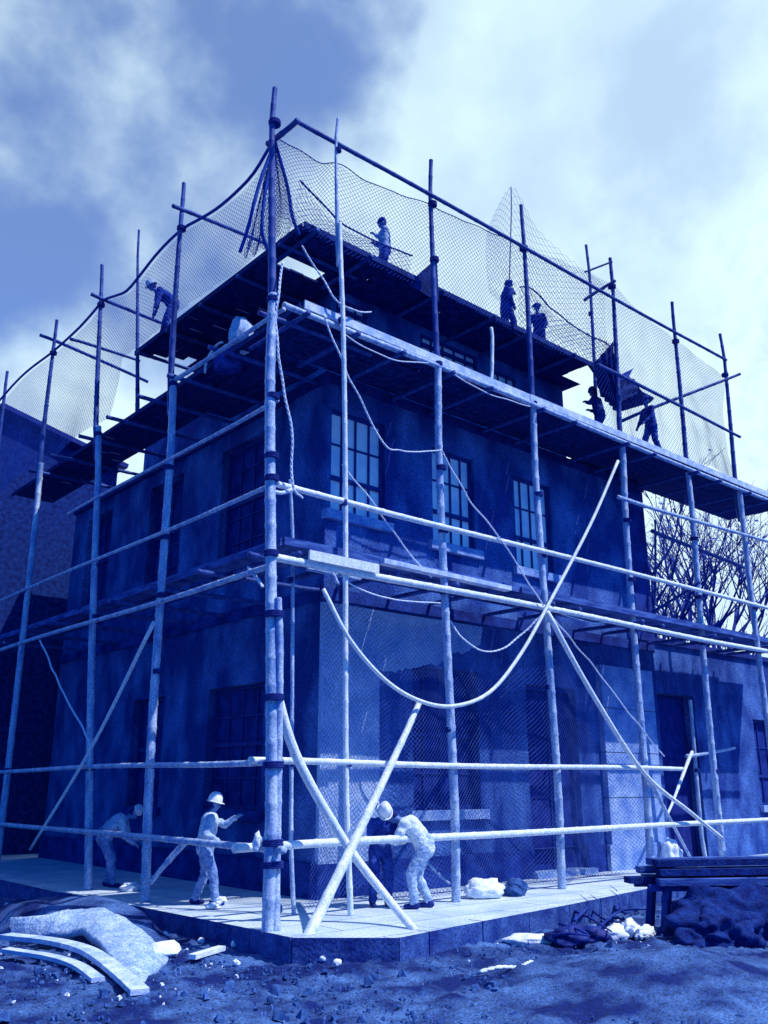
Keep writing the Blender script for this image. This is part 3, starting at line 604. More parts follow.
rope([(9.468, 12.150, 10.222), (10.164, 12.150, 10.097), (10.948, 12.150, 10.117), (11.724, 12.150, 10.324)], .018, 'thin slack rope hung under the edge of the upper platform', group=RG_)
rope([(12.414, 12.200, 10.356), (13.487, 12.200, 10.215), (14.995, 12.200, 10.290)], .018, 'thin slack cord under the upper platform right of the second front pole', group=RG_)
rope([(9.613, 12.200, 5.455), (10.282, 12.200, 5.295), (11.084, 12.200, 5.271), (11.993, 12.200, 5.350)], .02, 'slack pair of cords under the lower platform near the corner', group=RG_)
rope([(15.523, 12.200, 5.605), (16.723, 12.200, 5.522), (17.966, 12.200, 5.665)], .018, 'short slack cord under the lower platform right of the brace crossing', group=RG_)
rope([(12.556, 12.500, 5.126), (12.780, 12.400, 4.780), (13.288, 12.400, 4.590), (13.885, 12.400, 4.646), (14.545, 12.300, 5.075), (15.023, 12.100, 5.530)], .022, 'frayed rope loop hanging under the lower platform', group=RG_)
rope([(15.124, 12.100, 5.542), (16.624, 12.200, 4.616), (18.356, 12.200, 3.276), (19.397, 12.300, 2.655)], .018, 'thin cord slanting down to the pilaster from the brace crossing', group=RG_)
rope([(9.068, 12.100, 5.711), (9.311, 12.100, 5.518), (9.425, 12.100, 5.340)], .022, 'short rope tail hanging from the platform corner', group=RG_)
rope([(7.900, 21.766, 5.340), (7.900, 20.085, 4.027), (7.900, 18.677, 3.078), (7.900, 18.311, 2.783), (7.950, 18.314, 2.292)], .022, 'thin rope slanting down to the second left pole', group=RG_)
rope([(8.000, 12.267, 5.451), (8.000, 12.564, 5.401), (8.000, 12.759, 5.539), (8.000, 12.497, 5.321), (8.000, 12.273, 5.115)], .03, 'white rope end knotted at the corner pole under the lower platform', group=RG_)
rope([(7.990, 12.100, 6.730), (8.193, 12.100, 6.738), (8.437, 12.100, 6.863)], .035, 'short rope tie from the corner pole to the guard rail', group=RG_)
mb = MB(); p = Vector((7.750, 11.777, 1.162)); lump(mb, p, .06, .06, .17, 3, .2); mb.tube([p+Vector((0,0,.1)), p+Vector((.14,-.05,.02))], .05, 8); tag(mb.build('cloth_tie', SACK, None, True), 'white cloth tied round the rail end at the corner pole', 'cloth')
#SPLIT2
# ---------------------------------------------------------------- people
def cap(mb, a, b, ra, rb, n=12, sc=None):
    """closed rounded cone from a to b; sc squashes it across one axis (vector, factor)"""
    a = Vector(a); b = Vector(b); d = (b-a); Ln = max(d.length, 1e-5); d /= Ln; u = d.orthogonal().normalized(); v = d.cross(u)
    if sc:
        u = (Vector(sc[0]) - d*Vector(sc[0]).dot(d)).normalized(); v = d.cross(u)
    k = sc[1] if sc else 1
    prof = [(-ra*math.cos(t), ra*math.sin(t)) for t in (0.35, .8, 1.2, math.pi/2)] + [(Ln+rb*math.sin(t), rb*math.cos(t)) for t in (0, .4, .8, 1.2)]
    vs = [a-d*ra]; 
    for h, r in prof: vs += [a+d*h+(u*math.cos(2*math.pi*i/n)*k+v*math.sin(2*math.pi*i/n))*r for i in range(n)]
    vs.append(b+d*rb); fs = [(0, 1+(i+1)%n, 1+i) for i in range(n)]; m_ = len(prof)
    for j in range(m_-1): fs += [(1+j*n+i, 1+j*n+(i+1)%n, 1+(j+1)*n+(i+1)%n, 1+(j+1)*n+i) for i in range(n)]
    fs += [(1+(m_-1)*n+i, 1+(m_-1)*n+(i+1)%n, len(vs)-1) for i in range(n)]
    mb.add(vs, fs)
def remesh(mb, name, m, parent, vox, folds=0, seed=0, smooth=3):
    me = bpy.data.meshes.new('tmp'); me.from_pydata(mb.v, [], mb.f); o = bpy.data.objects.new('tmp', me); C.objects.link(o)
    r = o.modifiers.new('r', 'REMESH'); r.mode = 'VOXEL'; r.voxel_size = vox
    s = o.modifiers.new('s', 'SMOOTH'); s.iterations = smooth; s.factor = .5
    bpy.context.view_layer.update()
    dg = bpy.context.evaluated_depsgraph_get(); m2 = bpy.data.meshes.new_from_object(o.evaluated_get(dg)); bpy.data.objects.remove(o)
    if folds:
        for v in m2.vertices:
            q = v.co*6+Vector((seed, seed*2, 0)); q.z *= 1.7
            f = (1-abs(noise.noise(q))*2)*.6+noise.noise(q*2.3)*.5
            v.co += v.normal*f*folds
    m2.name = name; m2.materials.clear(); m2.materials.append(m); m2.polygons.foreach_set('use_smooth', [True]*len(m2.polygons))
    o = bpy.data.objects.new(name, m2); C.objects.link(o); o.parent = parent; return o
def ik(a, c, l1, l2, hint):
    a = Vector(a); c = Vector(c); d = c-a; D = min(d.length, (l1+l2)*.995); d.normalize(); c = a+d*D
    x = (l1*l1-l2*l2+D*D)/(2*D); h = math.sqrt(max(0, l1*l1-x*x)); p = Vector(hint); p = (p-d*p.dot(d)).normalized()
    return a+d*x+p*h, c
def person(loc, heading, s, label, lean=0, head=0, turn=0, hands=((-.25,.05,.8),(.25,.05,.8)), feet=((-.11,.0,.0),(.11,.0,.0)), hip=.93,
           top=SHIRT, legs=CANVAS, hat='helmet', hatm=None, back=0, twist=0, shift=(0,0), elbow=(0,-1,-.3), hatname='helmet', vest=None, knee=(0,1,0), group='scaffold workers', seed=0):
    root = empty('person', loc, label, 'person', group, rad(heading)); root.scale = (s, s, s)
    lean = rad(lean); P = Vector((shift[0], shift[1], hip))
    d1 = Vector((0, math.sin(lean*.7), math.cos(lean*.7))); d2 = Vector((0, math.sin(lean*1.15), math.cos(lean*1.15)))
    tw = Matrix.Rotation(rad(twist), 3, 'Z'); sx = tw @ Vector((1,0,0))
    waist = P+d1*.18; chest = waist+d2*.22; neck = chest+d2*.13; fwd_ = sx.cross(d2).normalized()*-1
    fwd_ = d2.cross(sx) * -1 if (d2.cross(sx)).dot(Vector((0,1,0))) < 0 else d2.cross(sx)
    hl = rad(head); dh = Vector((0, math.sin(lean*.6+hl), math.cos(lean*.6+hl)))
    HR = (Matrix.Rotation(rad(turn), 3, 'Z') @ Matrix.Rotation(-(lean*.6+hl), 3, 'X'))
    hb = neck+d2*.05+Vector((0, .01, 0)); hc = hb+dh*.125
    sh = [chest+sx*(.17*k)+d2*.06 for k in (-1, 1)]; hp = [P+Vector((.09*k, 0, -.02)) for k in (-1, 1)]
    arms = []; lg = []
    for i, k in enumerate((-1, 1)):
        e, h = ik(sh[i], hands[i], .285, .255, (elbow[0]+.5*k, elbow[1], elbow[2])); arms.append((sh[i], e, h))
        ft = Vector(feet[i]); an = ft+Vector((0, 0, .09)); kn, an2 = ik(hp[i], an, .43, .42, Vector(knee)+Vector((.12*k,0,0))); lg.append((hp[i], kn, an2, ft))
    # body: one continuous surface
    B = MB()
    def H(p): return hc + HR @ Vector(p)
    cap(B, H((0,-.012,.035)), H((0,-.005,.02)), .088, .088); cap(B, H((0,.03,-.02)), H((0,.042,-.075)), .066, .042)
    cap(B, H((0,.088,.0)), H((0,.104,-.03)), .011, .015); cap(B, H((-.035,.076,.022)), H((.035,.076,.022)), .014, .014)
    cap(B, H((-.018,.088,-.062)), H((.018,.088,-.062)), .009, .009)
    for k in (-1, 1): cap(B, H((.086*k,-.01,.01)), H((.09*k,-.016,-.025)), .016, .012)
    cap(B, neck-d2*.06, hc-dh*.05, .06, .052); cap(B, P, waist, .12, .115, sc=(sx, 1.15)); cap(B, waist, chest, .115, .125, sc=(sx, 1.25)); cap(B, sh[0], sh[1], .055, .055)
    for (a, e, h), k in zip(arms, (-1, 1)):
        cap(B, a, e, .048, .038); cap(B, e, h, .038, .026)
        d = (h-e).normalized(); sd = d.cross(Vector((0,0,1))); sd = sd.normalized() if sd.length > .1 else Vector((1,0,0)); up = sd.cross(d)
        cap(B, h+d*.02, h+d*.075, .03, .034, sc=(sd, 1.15))
        for j, (o_, L_) in enumerate(((-.033,.062),(-.011,.075),(.011,.07),(.033,.055))):
            b0 = h+d*.085+sd*o_; b1 = b0+(d*.85-up*.35)*L_*.55; b2 = b1+(d*.4-up*.8)*L_*.5; cap(B, b0, b1, .0105, .0095, 6); cap(B, b1, b2, .0095, .008, 6)
        t0 = h+d*.03+sd*(-.03*k); t1 = t0+(d*.6-sd*k*.7)*.05; cap(B, t0, t1, .013, .011, 6); cap(B, t1, t1+d*.03, .011, .009, 6)
    for a, kn, an, ft in lg:
        cap(B, a, kn, .075, .05); cap(B, kn, an, .048, .034); cap(B, an, ft+Vector((0,.12,.035)), .035, .028)
    remesh(B, 'body', SKIN, root, .0125, smooth=2)
    T = MB(); cap(T, P+Vector((0,0,-.03)), waist, .150, .138, sc=(sx, 1.2)); cap(T, waist, chest, .138, .142, sc=(sx, 1.28)); cap(T, chest, neck-d2*.045, .125, .075, sc=(sx,1.4)); cap(T, sh[0], sh[1], .078, .078)
    if back: cap(T, waist-fwd_*.03, chest-fwd_*.05, .12, .13, sc=(sx, 1.2))
    for a, e, h in arms:
        cap(T, a, e, .075, .06); cap(T, e, e.lerp(h, .93), .058, .042)
    remesh(T, 'jacket', top, root, .018, .022, seed)
    T = MB(); cap(T, P+Vector((0,0,.06)), P+Vector((0,0,-.06)), .142, .135, sc=((1,0,0), 1.15))
    for a, kn, an, ft in lg: cap(T, a+Vector((0,0,-.02)), kn, .105, .078); cap(T, kn, an+Vector((0,0,.02)), .076, .066)
    remesh(T, 'trousers', legs, root, .018, .022, seed+3)
    for a, kn, an, ft in lg:
        T = MB(); cap(T, ft+Vector((0,-.05,.05)), ft+Vector((0,.13,.035)), .05, .042, sc=((1,0,0), 1.0)); cap(T, ft+Vector((0,-.03,.05)), an+Vector((0,0,.04)), .055, .052)
        T.v = [(x, y, max(z, ft.z+.003)) for x, y, z in T.v]; remesh(T, 'boot', BOOT, root, .018, smooth=1)
    T = MB(); cap(T, H((0,-.028,.045)), H((0,-.03,-.03)), .09, .075); remesh(T, 'hair', HAIR, root, .02, .004, seed)
    for k in (-1, 1):
        T = MB(); cap(T, H((.033*k,.083,.006)), H((.033*k,.085,.006)), .009, .009, 8); e_ = T.build('eye', HAIR, root, True); e_.matrix_parent_inverse = Matrix()
    T = MB()
    if hat == 'helmet':
        vs = []; n = 20
        rows_ = [(.150,.0),(.148,.05),(.135,.10),(.11,.145),(.075,.175),(.035,.19)]
        for r, z in rows_:
            for i in range(n):
                a = 2*math.pi*i/n; rr_ = r*(.86+.0*z); ridge = .012 if abs(math.sin(a)) > .9 and z > .08 else 0
                vs.append(H((rr_*math.cos(a)*.88, rr_*math.sin(a)*1.02-.005, .02+z*.92+ridge)))
        vs.append(H((0,-.005,.02+.2*.92)))
        brim = [(.170,-.008),(.172,-.002),(.148,.012)]
        fs = []
        for j in range(len(rows_)-1): fs += [(j*n+i, j*n+(i+1)%n, (j+1)*n+(i+1)%n, (j+1)*n+i) for i in range(n)]
        fs += [((len(rows_)-1)*n+i, (len(rows_)-1)*n+(i+1)%n, len(vs)-1) for i in range(n)]
        T.add(vs, fs); vs = []
        for r, z in brim:
            for i in range(n):
                a = 2*math.pi*i/n; f = 1.12 if math.sin(a) > .2 else .93
                vs.append(H((r*math.cos(a)*.80, r*math.sin(a)*.93*f-.005, .035+z)))
        fs = []
        for j in range(2): fs += [(j*n+i, j*n+(i+1)%n, (j+1)*n+(i+1)%n, (j+1)*n+i) for i in range(n)]
        fs += [(2*n+i, 2*n+(i+1)%n, (i+1)%n, i) for i in range(n)]
        T.add(vs, fs); h_ = T.build('helmet', hatm or HELM, root, True); h_.matrix_parent_inverse = Matrix()
    elif hat == 'cap':
        cap(T, H((0,-.01,.085)), H((0,.0,.075)), .105, .108); cap(T, H((-.05,.10,.055)), H((.05,.10,.055)), .03, .03, sc=((0,0,1), .35)); cap(T, H((-.09,.0,.09)), H((.09,.0,.09)), .055, .055)
        remesh(T, 'cap', hatm or DARKC, root, .016, .004, seed)
    if vest:
        T = MB(); cap(T, P+d1*.05, waist, .158, .150, sc=(sx, 1.2)); cap(T, waist, chest+d2*.03, .150, .150, sc=(sx, 1.25)); remesh(T, 'vest', vest, root, .02, .01, seed+5)
        T = MB(); cap(T, P+Vector((0,0,.035)), P+Vector((0,0,.055)), .157, .157, sc=((1,0,0), 1.18)); remesh(T, 'belt', DARKC, root, .016)
    return root
GW = 'workers on the pavement'; TW = 'workers on the high platforms'
person((11.30,12.05,0), 42, 1.10, 'stooping man in pale jacket and trousers, hands on the lowest front rail', lean=44, head=48, hands=((-.12,.62,.98),(.16,.56,.95)), feet=((-.10,.12,0),(.12,-.08,0)), hip=.90, shift=(0,-.05), back=1, top=SHIRT, legs=CANVAS, hat='none', elbow=(0,-.3,-1), seed=1, group=GW)
person((10.95,12.75,0), 150, 1.05, 'stooping man in dark clothes and white helmet facing the man in the pale jacket', lean=28, head=40, hands=((-.10,.42,1.02),(.1,.44,1.0)), feet=((-.13,.0,0),(.13,.06,0)), hip=.9, top=DARKC, legs=DARKC, back=0, elbow=(0,-.5,-1), seed=2, group=GW)
person((8.72,14.9,0), -118, 1.03, 'man in white helmet and pale vest reaching out with one arm, on the left pavement', lean=8, head=8, hands=((.02,.50,1.40),(.30,.20,1.02)), feet=((-.14,-.12,0),(.12,.2,0)), hip=.93, top=CANVAS, legs=DRILL, vest=SHIRT, seed=3, group=GW, elbow=(0,-.2,-1))
person((8.72,18.75,0), -125, 1.06, 'man in pale shirt and cap bending forward behind the lowest left rail', lean=50, head=22, hands=((-.15,.50,.85),(.15,.48,.80)), feet=((-.12,-.02,0),(.12,.12,0)), hip=.92, shift=(0,-.12), back=1, top=CANVAS, legs=DRILL, hat='cap', hatm=SHIRT, seed=4, group=GW, elbow=(0,-.3,-1))
person((11.55,13.3,12.645), 60, .92, 'man in dark cap, hands at his chest, nearest the corner on the top platform', lean=4, head=6, hands=((-.05,.26,1.28),(.1,.24,1.12)), feet=((-.16,-.1,0),(.16,.14,0)), top=CANVAS, legs=DARKC, hat='cap', seed=5, group=TW)
person((15.6,13.3,12.645), -100, .95, 'man in dark coat with a hand at his mouth, left of the pair above', lean=8, head=4, hands=((.02,.22,1.48),(.2,.1,.95)), feet=((-.12,-.1,0),(.12,.14,0)), top=DARKC, legs=DARKC, hat='cap', seed=6, group=TW)
person((17.0,13.4,12.645), 120, .84, 'man in dark jacket leaning on one arm, right of the pair above', lean=16, head=8, hands=((-.2,.2,.9),(.42,.12,.82)), feet=((-.12,-.1,0),(.12,.1,0)), top=DARKC, legs=DARKC, hat='cap', seed=7, group=TW)
person((19.15,13.2,10.64), 20, 1.0, 'man standing under the right end of the top platform beside the hanging tarpaulin', lean=10, head=10, hands=((-.2,.3,1.3),(.2,.3,1.2)), feet=((-.14,-.05,0),(.14,.1,0)), top=DARKC, legs=DARKC, hat='cap', seed=8, group=TW)
person((20.85,12.72,10.64), 75, 1.0, 'man in dark overalls standing at the right end of the upper platform', lean=10, head=4, hands=((-.12,.32,.95),(.2,.3,.9)), feet=((-.15,-.12,0),(.15,.16,0)), top=DARKC, legs=DARKC, hat='cap', hatm=DARKC, seed=9, group=TW)
person((9.1,18.75,12.64), 70, 1.0, 'man in white helmet bending over at the left end of the top platform', lean=58, head=-5, hands=((-.2,.36,.62),(.2,.34,.6)), feet=((-.12,0,0),(.12,.1,0)), top=DARKC, legs=DARKC, hat='helmet', hatm=CANVAS, seed=10, group=TW, shift=(0,-.1))
#PROPS
# sacks and bundles on the upper platform behind the corner pole
mb = MB(); p = Vector((8.950, 14.967, 11.178)); lump(mb, p+Vector((0,0,-.08)), .26, .26, .40, 5, .16, freq=1.2); lump(mb, p+Vector((-.02,0,.23)), .10, .10, .10, 6, .3); tag(mb.build('sack', CANVAS, None, True), 'large pale tied sack on the upper platform just left of the corner pole', 'sack', 'bundles on the upper platform')
mb = MB(); p = Vector((8.850, 14.535, 10.671)); lump(mb, p+Vector((0,.3,-.02)), .12, .12, .14, 7, .3); lump(mb, p+Vector((0,.1,-.06)), .1, .1, .12, 8, .3); tag(mb.build('bundle', SACK, None, True), 'small white bundle of rags left of the large sack on the upper platform', 'bundle', 'bundles on the upper platform')
mb = MB(); p = Vector((8.850, 15.268, 10.581)); lump(mb, p+Vector((0,0,0)), .3, .36, .34, 9, .14); tag(mb.build('sack', DARKC, None, True), 'dark slumped sack with a white hose over it, farther left on the upper platform', 'sack', 'bundles on the upper platform')
rope([p+Vector((-.3,.42,-.2)), p+Vector((-.3,.36,.05)), p+Vector((-.26,.2,.28)), p+Vector((-.26,0,.33)), p+Vector((-.26,-.18,.3))], .03, 'white hose arching over the dark slumped sack', BAML, 'hose', 'hose', n=6)
# sacks, stones and litter on the pavement
def lumpo(name, m, label, cat, parts, group=None, rough=.22):
    sub = 4 if name in ('sack', 'rag', 'rubble_heap') else 3
    mb = MB()
    for i, (c, a, b_, h, r) in enumerate(parts): lump(mb, c, a, b_, h, sum(c)*3.7+i, rough+(.04 if sub == 4 else 0), r, sub, True, 2.1 if sub == 4 else 1.6)
    return tag(mb.build(name, m, None, True), label, cat, group)
lumpo('sack', SACK, 'white sack lying on the pavement right of the second front pole', 'sack', [((13.15,12.35,.13),.38,.22,.21,-.5)], 'white sacks lying about', .12)
lumpo('rubble_heap', ROCK, 'dark lump of rubble on the pavement beside the white sack', 'rubble', [((14.0,12.35,.1),.25,.2,.19,.3),((13.8,12.2,.06),.14,.14,.12,0),((14.25,12.5,.07),.16,.12,.12,0)])
lumpo('sack', SACK, 'upright white sack at the foot of the pilaster beside the dark gateway', 'sack', [((21.7,13.8,.24),.32,.26,.42,.2)], 'white sacks lying about', .12)
lumpo('sack', SACK, 'flat white sack on the earth in front of the kerb, left of the debris', 'sack', [((11.538, 9.837, -0.270),.46,.24,.10,-.75)], 'white sacks lying about', .1)
lumpo('sack', SACK, 'twisted white sacking on the earth next to the stacked timbers', 'sack', [((12.874, 9.295, -0.240),.26,.17,.14,0),((13.148, 9.222, -0.200),.24,.15,.15,.6),((13.185, 8.973, -0.220),.26,.12,.11,.2)], 'white sacks lying about', .16)
lumpo('rag', SACK, 'white rag beside the boots of the helmeted man on the left', 'rag', [((8.581, 14.304, 0.050),.14,.1,.06,0),((8.921, 14.680, 0.070),.12,.08,.07,0)], 'white rags on the pavement', .3)
lumpo('rag', SACK, 'white rag by the boots of the bending man at far left', 'rag', [((8.741, 17.697, 0.060),.2,.12,.10,0)], 'white rags on the pavement', .25)
lumpo('rag', SACK, 'small white scrap on the pavement by the wall near the pilaster', 'rag', [((18.024, 13.982, 0.050),.09,.07,.09,0)], 'white rags on the pavement', .25)
lumpo('stone', ROCK, 'dark stone on the pavement beside the foot of the corner pole', 'stone', [((9.106, 13.234, 0.060),.14,.1,.09,0)])
for i, (q, s_, lb) in enumerate((((8.028, 10.958, -0.250),.085,'largest white stone in the little row below the kerb corner'), ((8.131, 10.869, -0.250),.08,'white stone second from the left in the row below the kerb corner'), ((8.135, 10.670, -0.250),.05,'small white stone ending the row below the kerb corner'), ((8.112, 10.312, -0.250),.06,'white stone lying a little right of the row below the kerb corner'), ((7.830, 12.406, -0.250),.06,'round white stone on the earth left of the kerb corner'), ((7.103, 11.186, -0.250),.05,'white pebble below the round white stone at left'), ((7.643, 13.036, -0.250),.05,'white pebble by the sloping mat end'), ((7.504, 13.906, -0.250),.06,'white pebble near the top of the broken slab'))):
    lumpo('pale_stone', PALEROCK, lb, 'stone', [(q,s_,s_*.85,s_*.85,i)], 'white stones on the earth')
mb = MB(); mb.beam((6.789, 11.793, -0.220), (7.462, 12.136, -0.220), .12, .06); tag(mb.build('board_offcut', PALEROCK), 'white board offcut lying on the earth left of the kerb corner', 'board')
mb = MB(); lump(mb, (6.614, 12.283, -0.200), .30, .2, .12, 3, .3, .3, 2); lump(mb, (6.327, 12.096, -0.220), .2, .16, .08, 5, .3, .3, 2); tag(mb.build('broken_slab', PALEROCK), 'broken white slab at the end of the matting heap', 'slab')
rope([(8.980, 8.548, -0.220), (9.369, 8.399, -0.200), (10.068, 8.633, -0.240)], .03, 'pale stick lying on the earth before the flat white sack', BAML, 'stick', 'stick')
# debris: branches and offcuts by the kerb
R_ = random.Random(5)
DL = ('long dark forked branch', 'thin dark branch leaning on the kerb', 'curved dark branch', 'short dark stick', 'broken dark lath', 'bent twig', 'dark root with a stub', 'splintered dark lath', 'upright dark twig by the kerb')
DP = ((Vector((13.840, 10.899, -0.200)), Vector((13.106, 9.963, -0.200)), Vector((12.126, 8.834, -0.200))), (Vector((12.489, 9.793, -0.200)), Vector((14.403, 10.931, -0.200)), Vector((16.011, 11.888, -0.200))), (Vector((13.255, 9.834, -0.200)), Vector((14.481, 10.343, -0.200)), Vector((14.556, 9.782, -0.200))), (Vector((12.309, 9.948, -0.200)), Vector((11.768, 9.145, -0.200)), Vector((12.206, 9.254, -0.200))), (Vector((15.145, 11.602, -0.200)), Vector((13.903, 10.348, -0.200)), Vector((13.052, 9.305, -0.200))), (Vector((15.507, 11.289, -0.200)), Vector((14.868, 10.528, -0.200)), Vector((15.563, 10.658, -0.200))), (Vector((11.598, 9.533, -0.200)), Vector((11.373, 9.022, -0.200)), Vector((11.592, 8.833, -0.200))), (Vector((12.573, 9.451, -0.200)), Vector((13.287, 9.661, -0.200)), Vector((13.941, 9.687, -0.200))), (Vector((14.428, 10.390, -0.200)), Vector((15.637, 11.176, -0.200)), Vector((16.940, 12.214, -0.200))))
for i, pp in enumerate(DP):
    pts = [q.copy() for q in pp]
    for q in pts: q.z = R_.uniform(-.22, -.05)
    mb = MB(); mb.tube(smoothpts(pts, 5), [.03-.0018*k for k in range(11)], 6)
    if i % 2 == 0: mb.tube(smoothpts([pts[1], pts[1]+Vector((.2,.15,.2)), pts[1]+Vector((.3,.4,.3))], 4), [.016-.0015*k for k in range(9)], 5)
    tag(mb.build('branch', BARK, None, True), DL[i]+' in the litter right of the flat white sack', 'branch', 'branches littering the earth')
mb = MB()
for i, q in enumerate((Vector((11.802, 9.356, -0.200)), Vector((12.238, 9.353, -0.200)))): lump(mb, q, .36, .26, .14, i+3, .35, i)
tag(mb.build('tyre_scrap', BOOT, None, True), 'dark lumps of scrap on the earth right of the flat white sack', 'scrap')
# stacked timbers on a trestle at right
tr = empty('trestle', Vector((14.272, 9.185, -0.300)), 'low dark trestle carrying the stacked timbers at the right edge', 'trestle')
c0 = Vector(Vector((13.763, 8.938, -0.300))); ax = Vector((.80,-.60,0)); ay = Vector((.60,.80,0))
for i, (u, v) in enumerate(((0,0),(0,.7),(1.5,0),(1.5,.7))):
    mb = MB(); mb.beam(c0+ax*(u-.05)+ay*v+Vector((0,0,-.02)), c0+ax*(u+.05)+ay*v+Vector((0,0,.66)), .11, .11, (1,0,0)); mb.build('leg', BARK, tr)
for v in (0,.7):
    mb = MB(); mb.beam(c0+ax*-.25+ay*v+Vector((0,0,.70)), c0+ax*1.9+ay*v+Vector((0,0,.70)), .1, .1); mb.build('top_beam', BARK, tr)
k = 0
TL = ('bottom timber nearest the camera', 'bottom timber in the middle', 'bottom timber at the back', 'middle layer timber nearest the camera', 'middle layer timber at the back', 'top timber nearest the camera', 'top timber at the back')
for L_, vs_ in enumerate(((-.1,.25,.6),(0,.5),(.1,.42))):
    for v in vs_:
        mb = MB(); e = R_.uniform(-.3, .3); z = .80+L_*.135
        mb.beam(c0+ax*(-.35+e)+ay*v+Vector((0,0,z)), c0+ax*(2.3+e*2)+ay*(v+R_.uniform(-.28,.28))+Vector((0,0,z+.02)), .26, .10); tag(mb.build('timber', (PLANK, MATD)[k % 2]), TL[k]+' of the stack on the trestle', 'timber', 'timbers stacked on the trestle'); k += 1
mb = MB(); lump(mb, c0+ax*1.1+ay*-.3+Vector((0,0,.1)), 1.25, .7, .62, 4, .24, -.6, 5, True, 2.0); lump(mb, c0+ax*.5+ay*-.9+Vector((0,0,.0)), .7, .6, .4, 8, .24, .2, 5, True, 2.2)
tag(mb.build('dark_tarpaulin', MATD, None, True), 'crumpled dark tarpaulin heaped under the stacked timbers', 'tarpaulin')
lumpo('sack', CANVAS, 'pale sack on the pavement behind the stacked timbers', 'sack', [(Vector((17.605, 10.813, 0.150)),.3,.25,.28,0)], 'white sacks lying about')
# matting heap at left
def heap():
    bm = bmesh.new(); bmesh.ops.create_grid(bm, x_segments=44, y_segments=20, size=1)
    A = [Vector((5.350, 14.703, 0.100)), Vector((5.812, 14.355, 0.150)), Vector((6.307, 14.288, 0.200)), Vector((6.484, 13.829, 0.200)), Vector((6.531, 13.073, 0.080)), Vector((6.600, 12.471, -0.120)), Vector((6.727, 12.225, -0.280))]
    Bp = [Vector((5.377, 14.680, -0.200)), Vector((5.713, 14.037, -0.080)), Vector((5.923, 13.484, 0.000)), Vector((5.883, 12.881, -0.020)), Vector((5.735, 12.003, -0.120)), Vector((5.628, 11.305, -0.200)), Vector((5.635, 10.931, -0.280))]
    a = smoothpts(A, 8); b_ = smoothpts(Bp, 8); n = len(a)-1
    for v in bm.verts:
        u = (v.co.x+1)/2; t = (v.co.y+1)/2; i = min(n-1, int(u*n)); k = u*n-i
        p = a[i].lerp(a[i+1], k); q = b_[i].lerp(b_[i+1], k); r = q.lerp(p, t); r.z += .05*math.sin(t*math.pi)+.05*noise.noise(r*2.2)+.02*noise.noise(r*9); v.co = r
    ret = bmesh.ops.extrude_face_region(bm, geom=bm.faces[:]); vs_ = [e for e in ret['geom'] if isinstance(e, bmesh.types.BMVert)]
    for v in vs_: v.co.z -= .09
    bmesh.ops.recalc_face_normals(bm, faces=bm.faces); me = bpy.data.meshes.new('straw_mat'); bm.to_mesh(me); bm.free(); me.materials.append(SAND); me.polygons.foreach_set('use_smooth', [True]*len(me.polygons))
    o = bpy.data.objects.new('straw_mat', me); C.objects.link(o); tag(o, 'pale woven mat draped over a heap at the lower left corner', 'mat')
heap()
mb = MB(); lump(mb, (6.6,15.2,-.42), 1.0, 2.6, .62, 3, .12, .1); tag(mb.build('earth_heap', MATS['bare_earth'], None, True), 'low earth heap under the pale mat at lower left', 'heap')
def curved(pts, wd, th, label):
    q = smoothpts(pts, 6); mb = MB()
    vs = []
    for i, p in enumerate(q):
        d = (q[min(i+1, len(q)-1)]-q[max(i-1, 0)]); sd = d.cross(Vector((0,0,1))).normalized()
        vs += [p+sd*wd/2+Vector((0,0,th/2)), p-sd*wd/2+Vector((0,0,th/2)), p-sd*wd/2-Vector((0,0,th/2)), p+sd*wd/2-Vector((0,0,th/2))]
    fs = [(0,1,2,3)]; n = len(q)
    for i in range(n-1):
        for k in range(4): fs.append((i*4+k, i*4+(k+1)%4, i*4+4+(k+1)%4, i*4+4+k))
    fs.append(tuple((n-1)*4+k for k in (3,2,1,0))); mb.add(vs, fs); tag(mb.build('bent_plank', PLANKP), label, 'plank', 'bent planks by the heap')
curved([Vector((5.203, 14.419, -0.100)), Vector((5.528, 13.558, -0.100)), Vector((5.614, 12.732, -0.100)), Vector((5.636, 12.140, -0.150)), Vector((5.490, 11.092, -0.220)), Vector((5.370, 10.451, -0.260))], .22, .06, 'bent pale plank just below the mat heap at lower left')
curved([Vector((4.980, 13.741, -0.180)), Vector((5.293, 12.929, -0.200)), Vector((5.369, 12.188, -0.220)), Vector((5.265, 11.345, -0.250))], .16, .05, 'lower of the two bent pale planks at lower left')
# rubble, chips and weeds too many to count
def scatter(name, m, n, seed, fn, size, z=-.27, label=''):
    R = random.Random(seed); mb = MB(); c = 0
    while c < n:
        x = R.uniform(2, 16); y = R.uniform(4, 20)
        pr = fn(x, y)
        if R.random() > pr: continue
        s = size*R.uniform(.4, 1.5)**1.5; c += 1; M = Matrix.Translation((x, y, z+R.uniform(-.02,.02))) @ Matrix.Rotation(R.uniform(0,6), 4, 'Z') @ Matrix.Rotation(R.uniform(-.5,.5), 4, 'X')
        k = [Vector((R.uniform(.5,1)*s*a*(1 if c_ < 0 else R.uniform(.2,.8)), R.uniform(.4,1)*s*b_*(1 if c_ < 0 else R.uniform(.2,.8)), R.uniform(.25,.7)*s*c_)) for c_ in (-1,1) for a, b_ in ((-1,-1),(1,-1),(1,1),(-1,1))]
        mb.add([M @ q for q in k], [(0,3,2,1),(4,5,6,7),(0,1,5,4),(1,2,6,5),(2,3,7,6),(3,0,4,7)])
    tag(mb.build(name, m), label, None, None, 'stuff')
off = lambda x, y: 0 if (x > 7.4 and y > 9.9+max(0, (9-x))*.9+max(0, (x-9.6)*.15)) or (x > 7.3 and y > 11) else 1
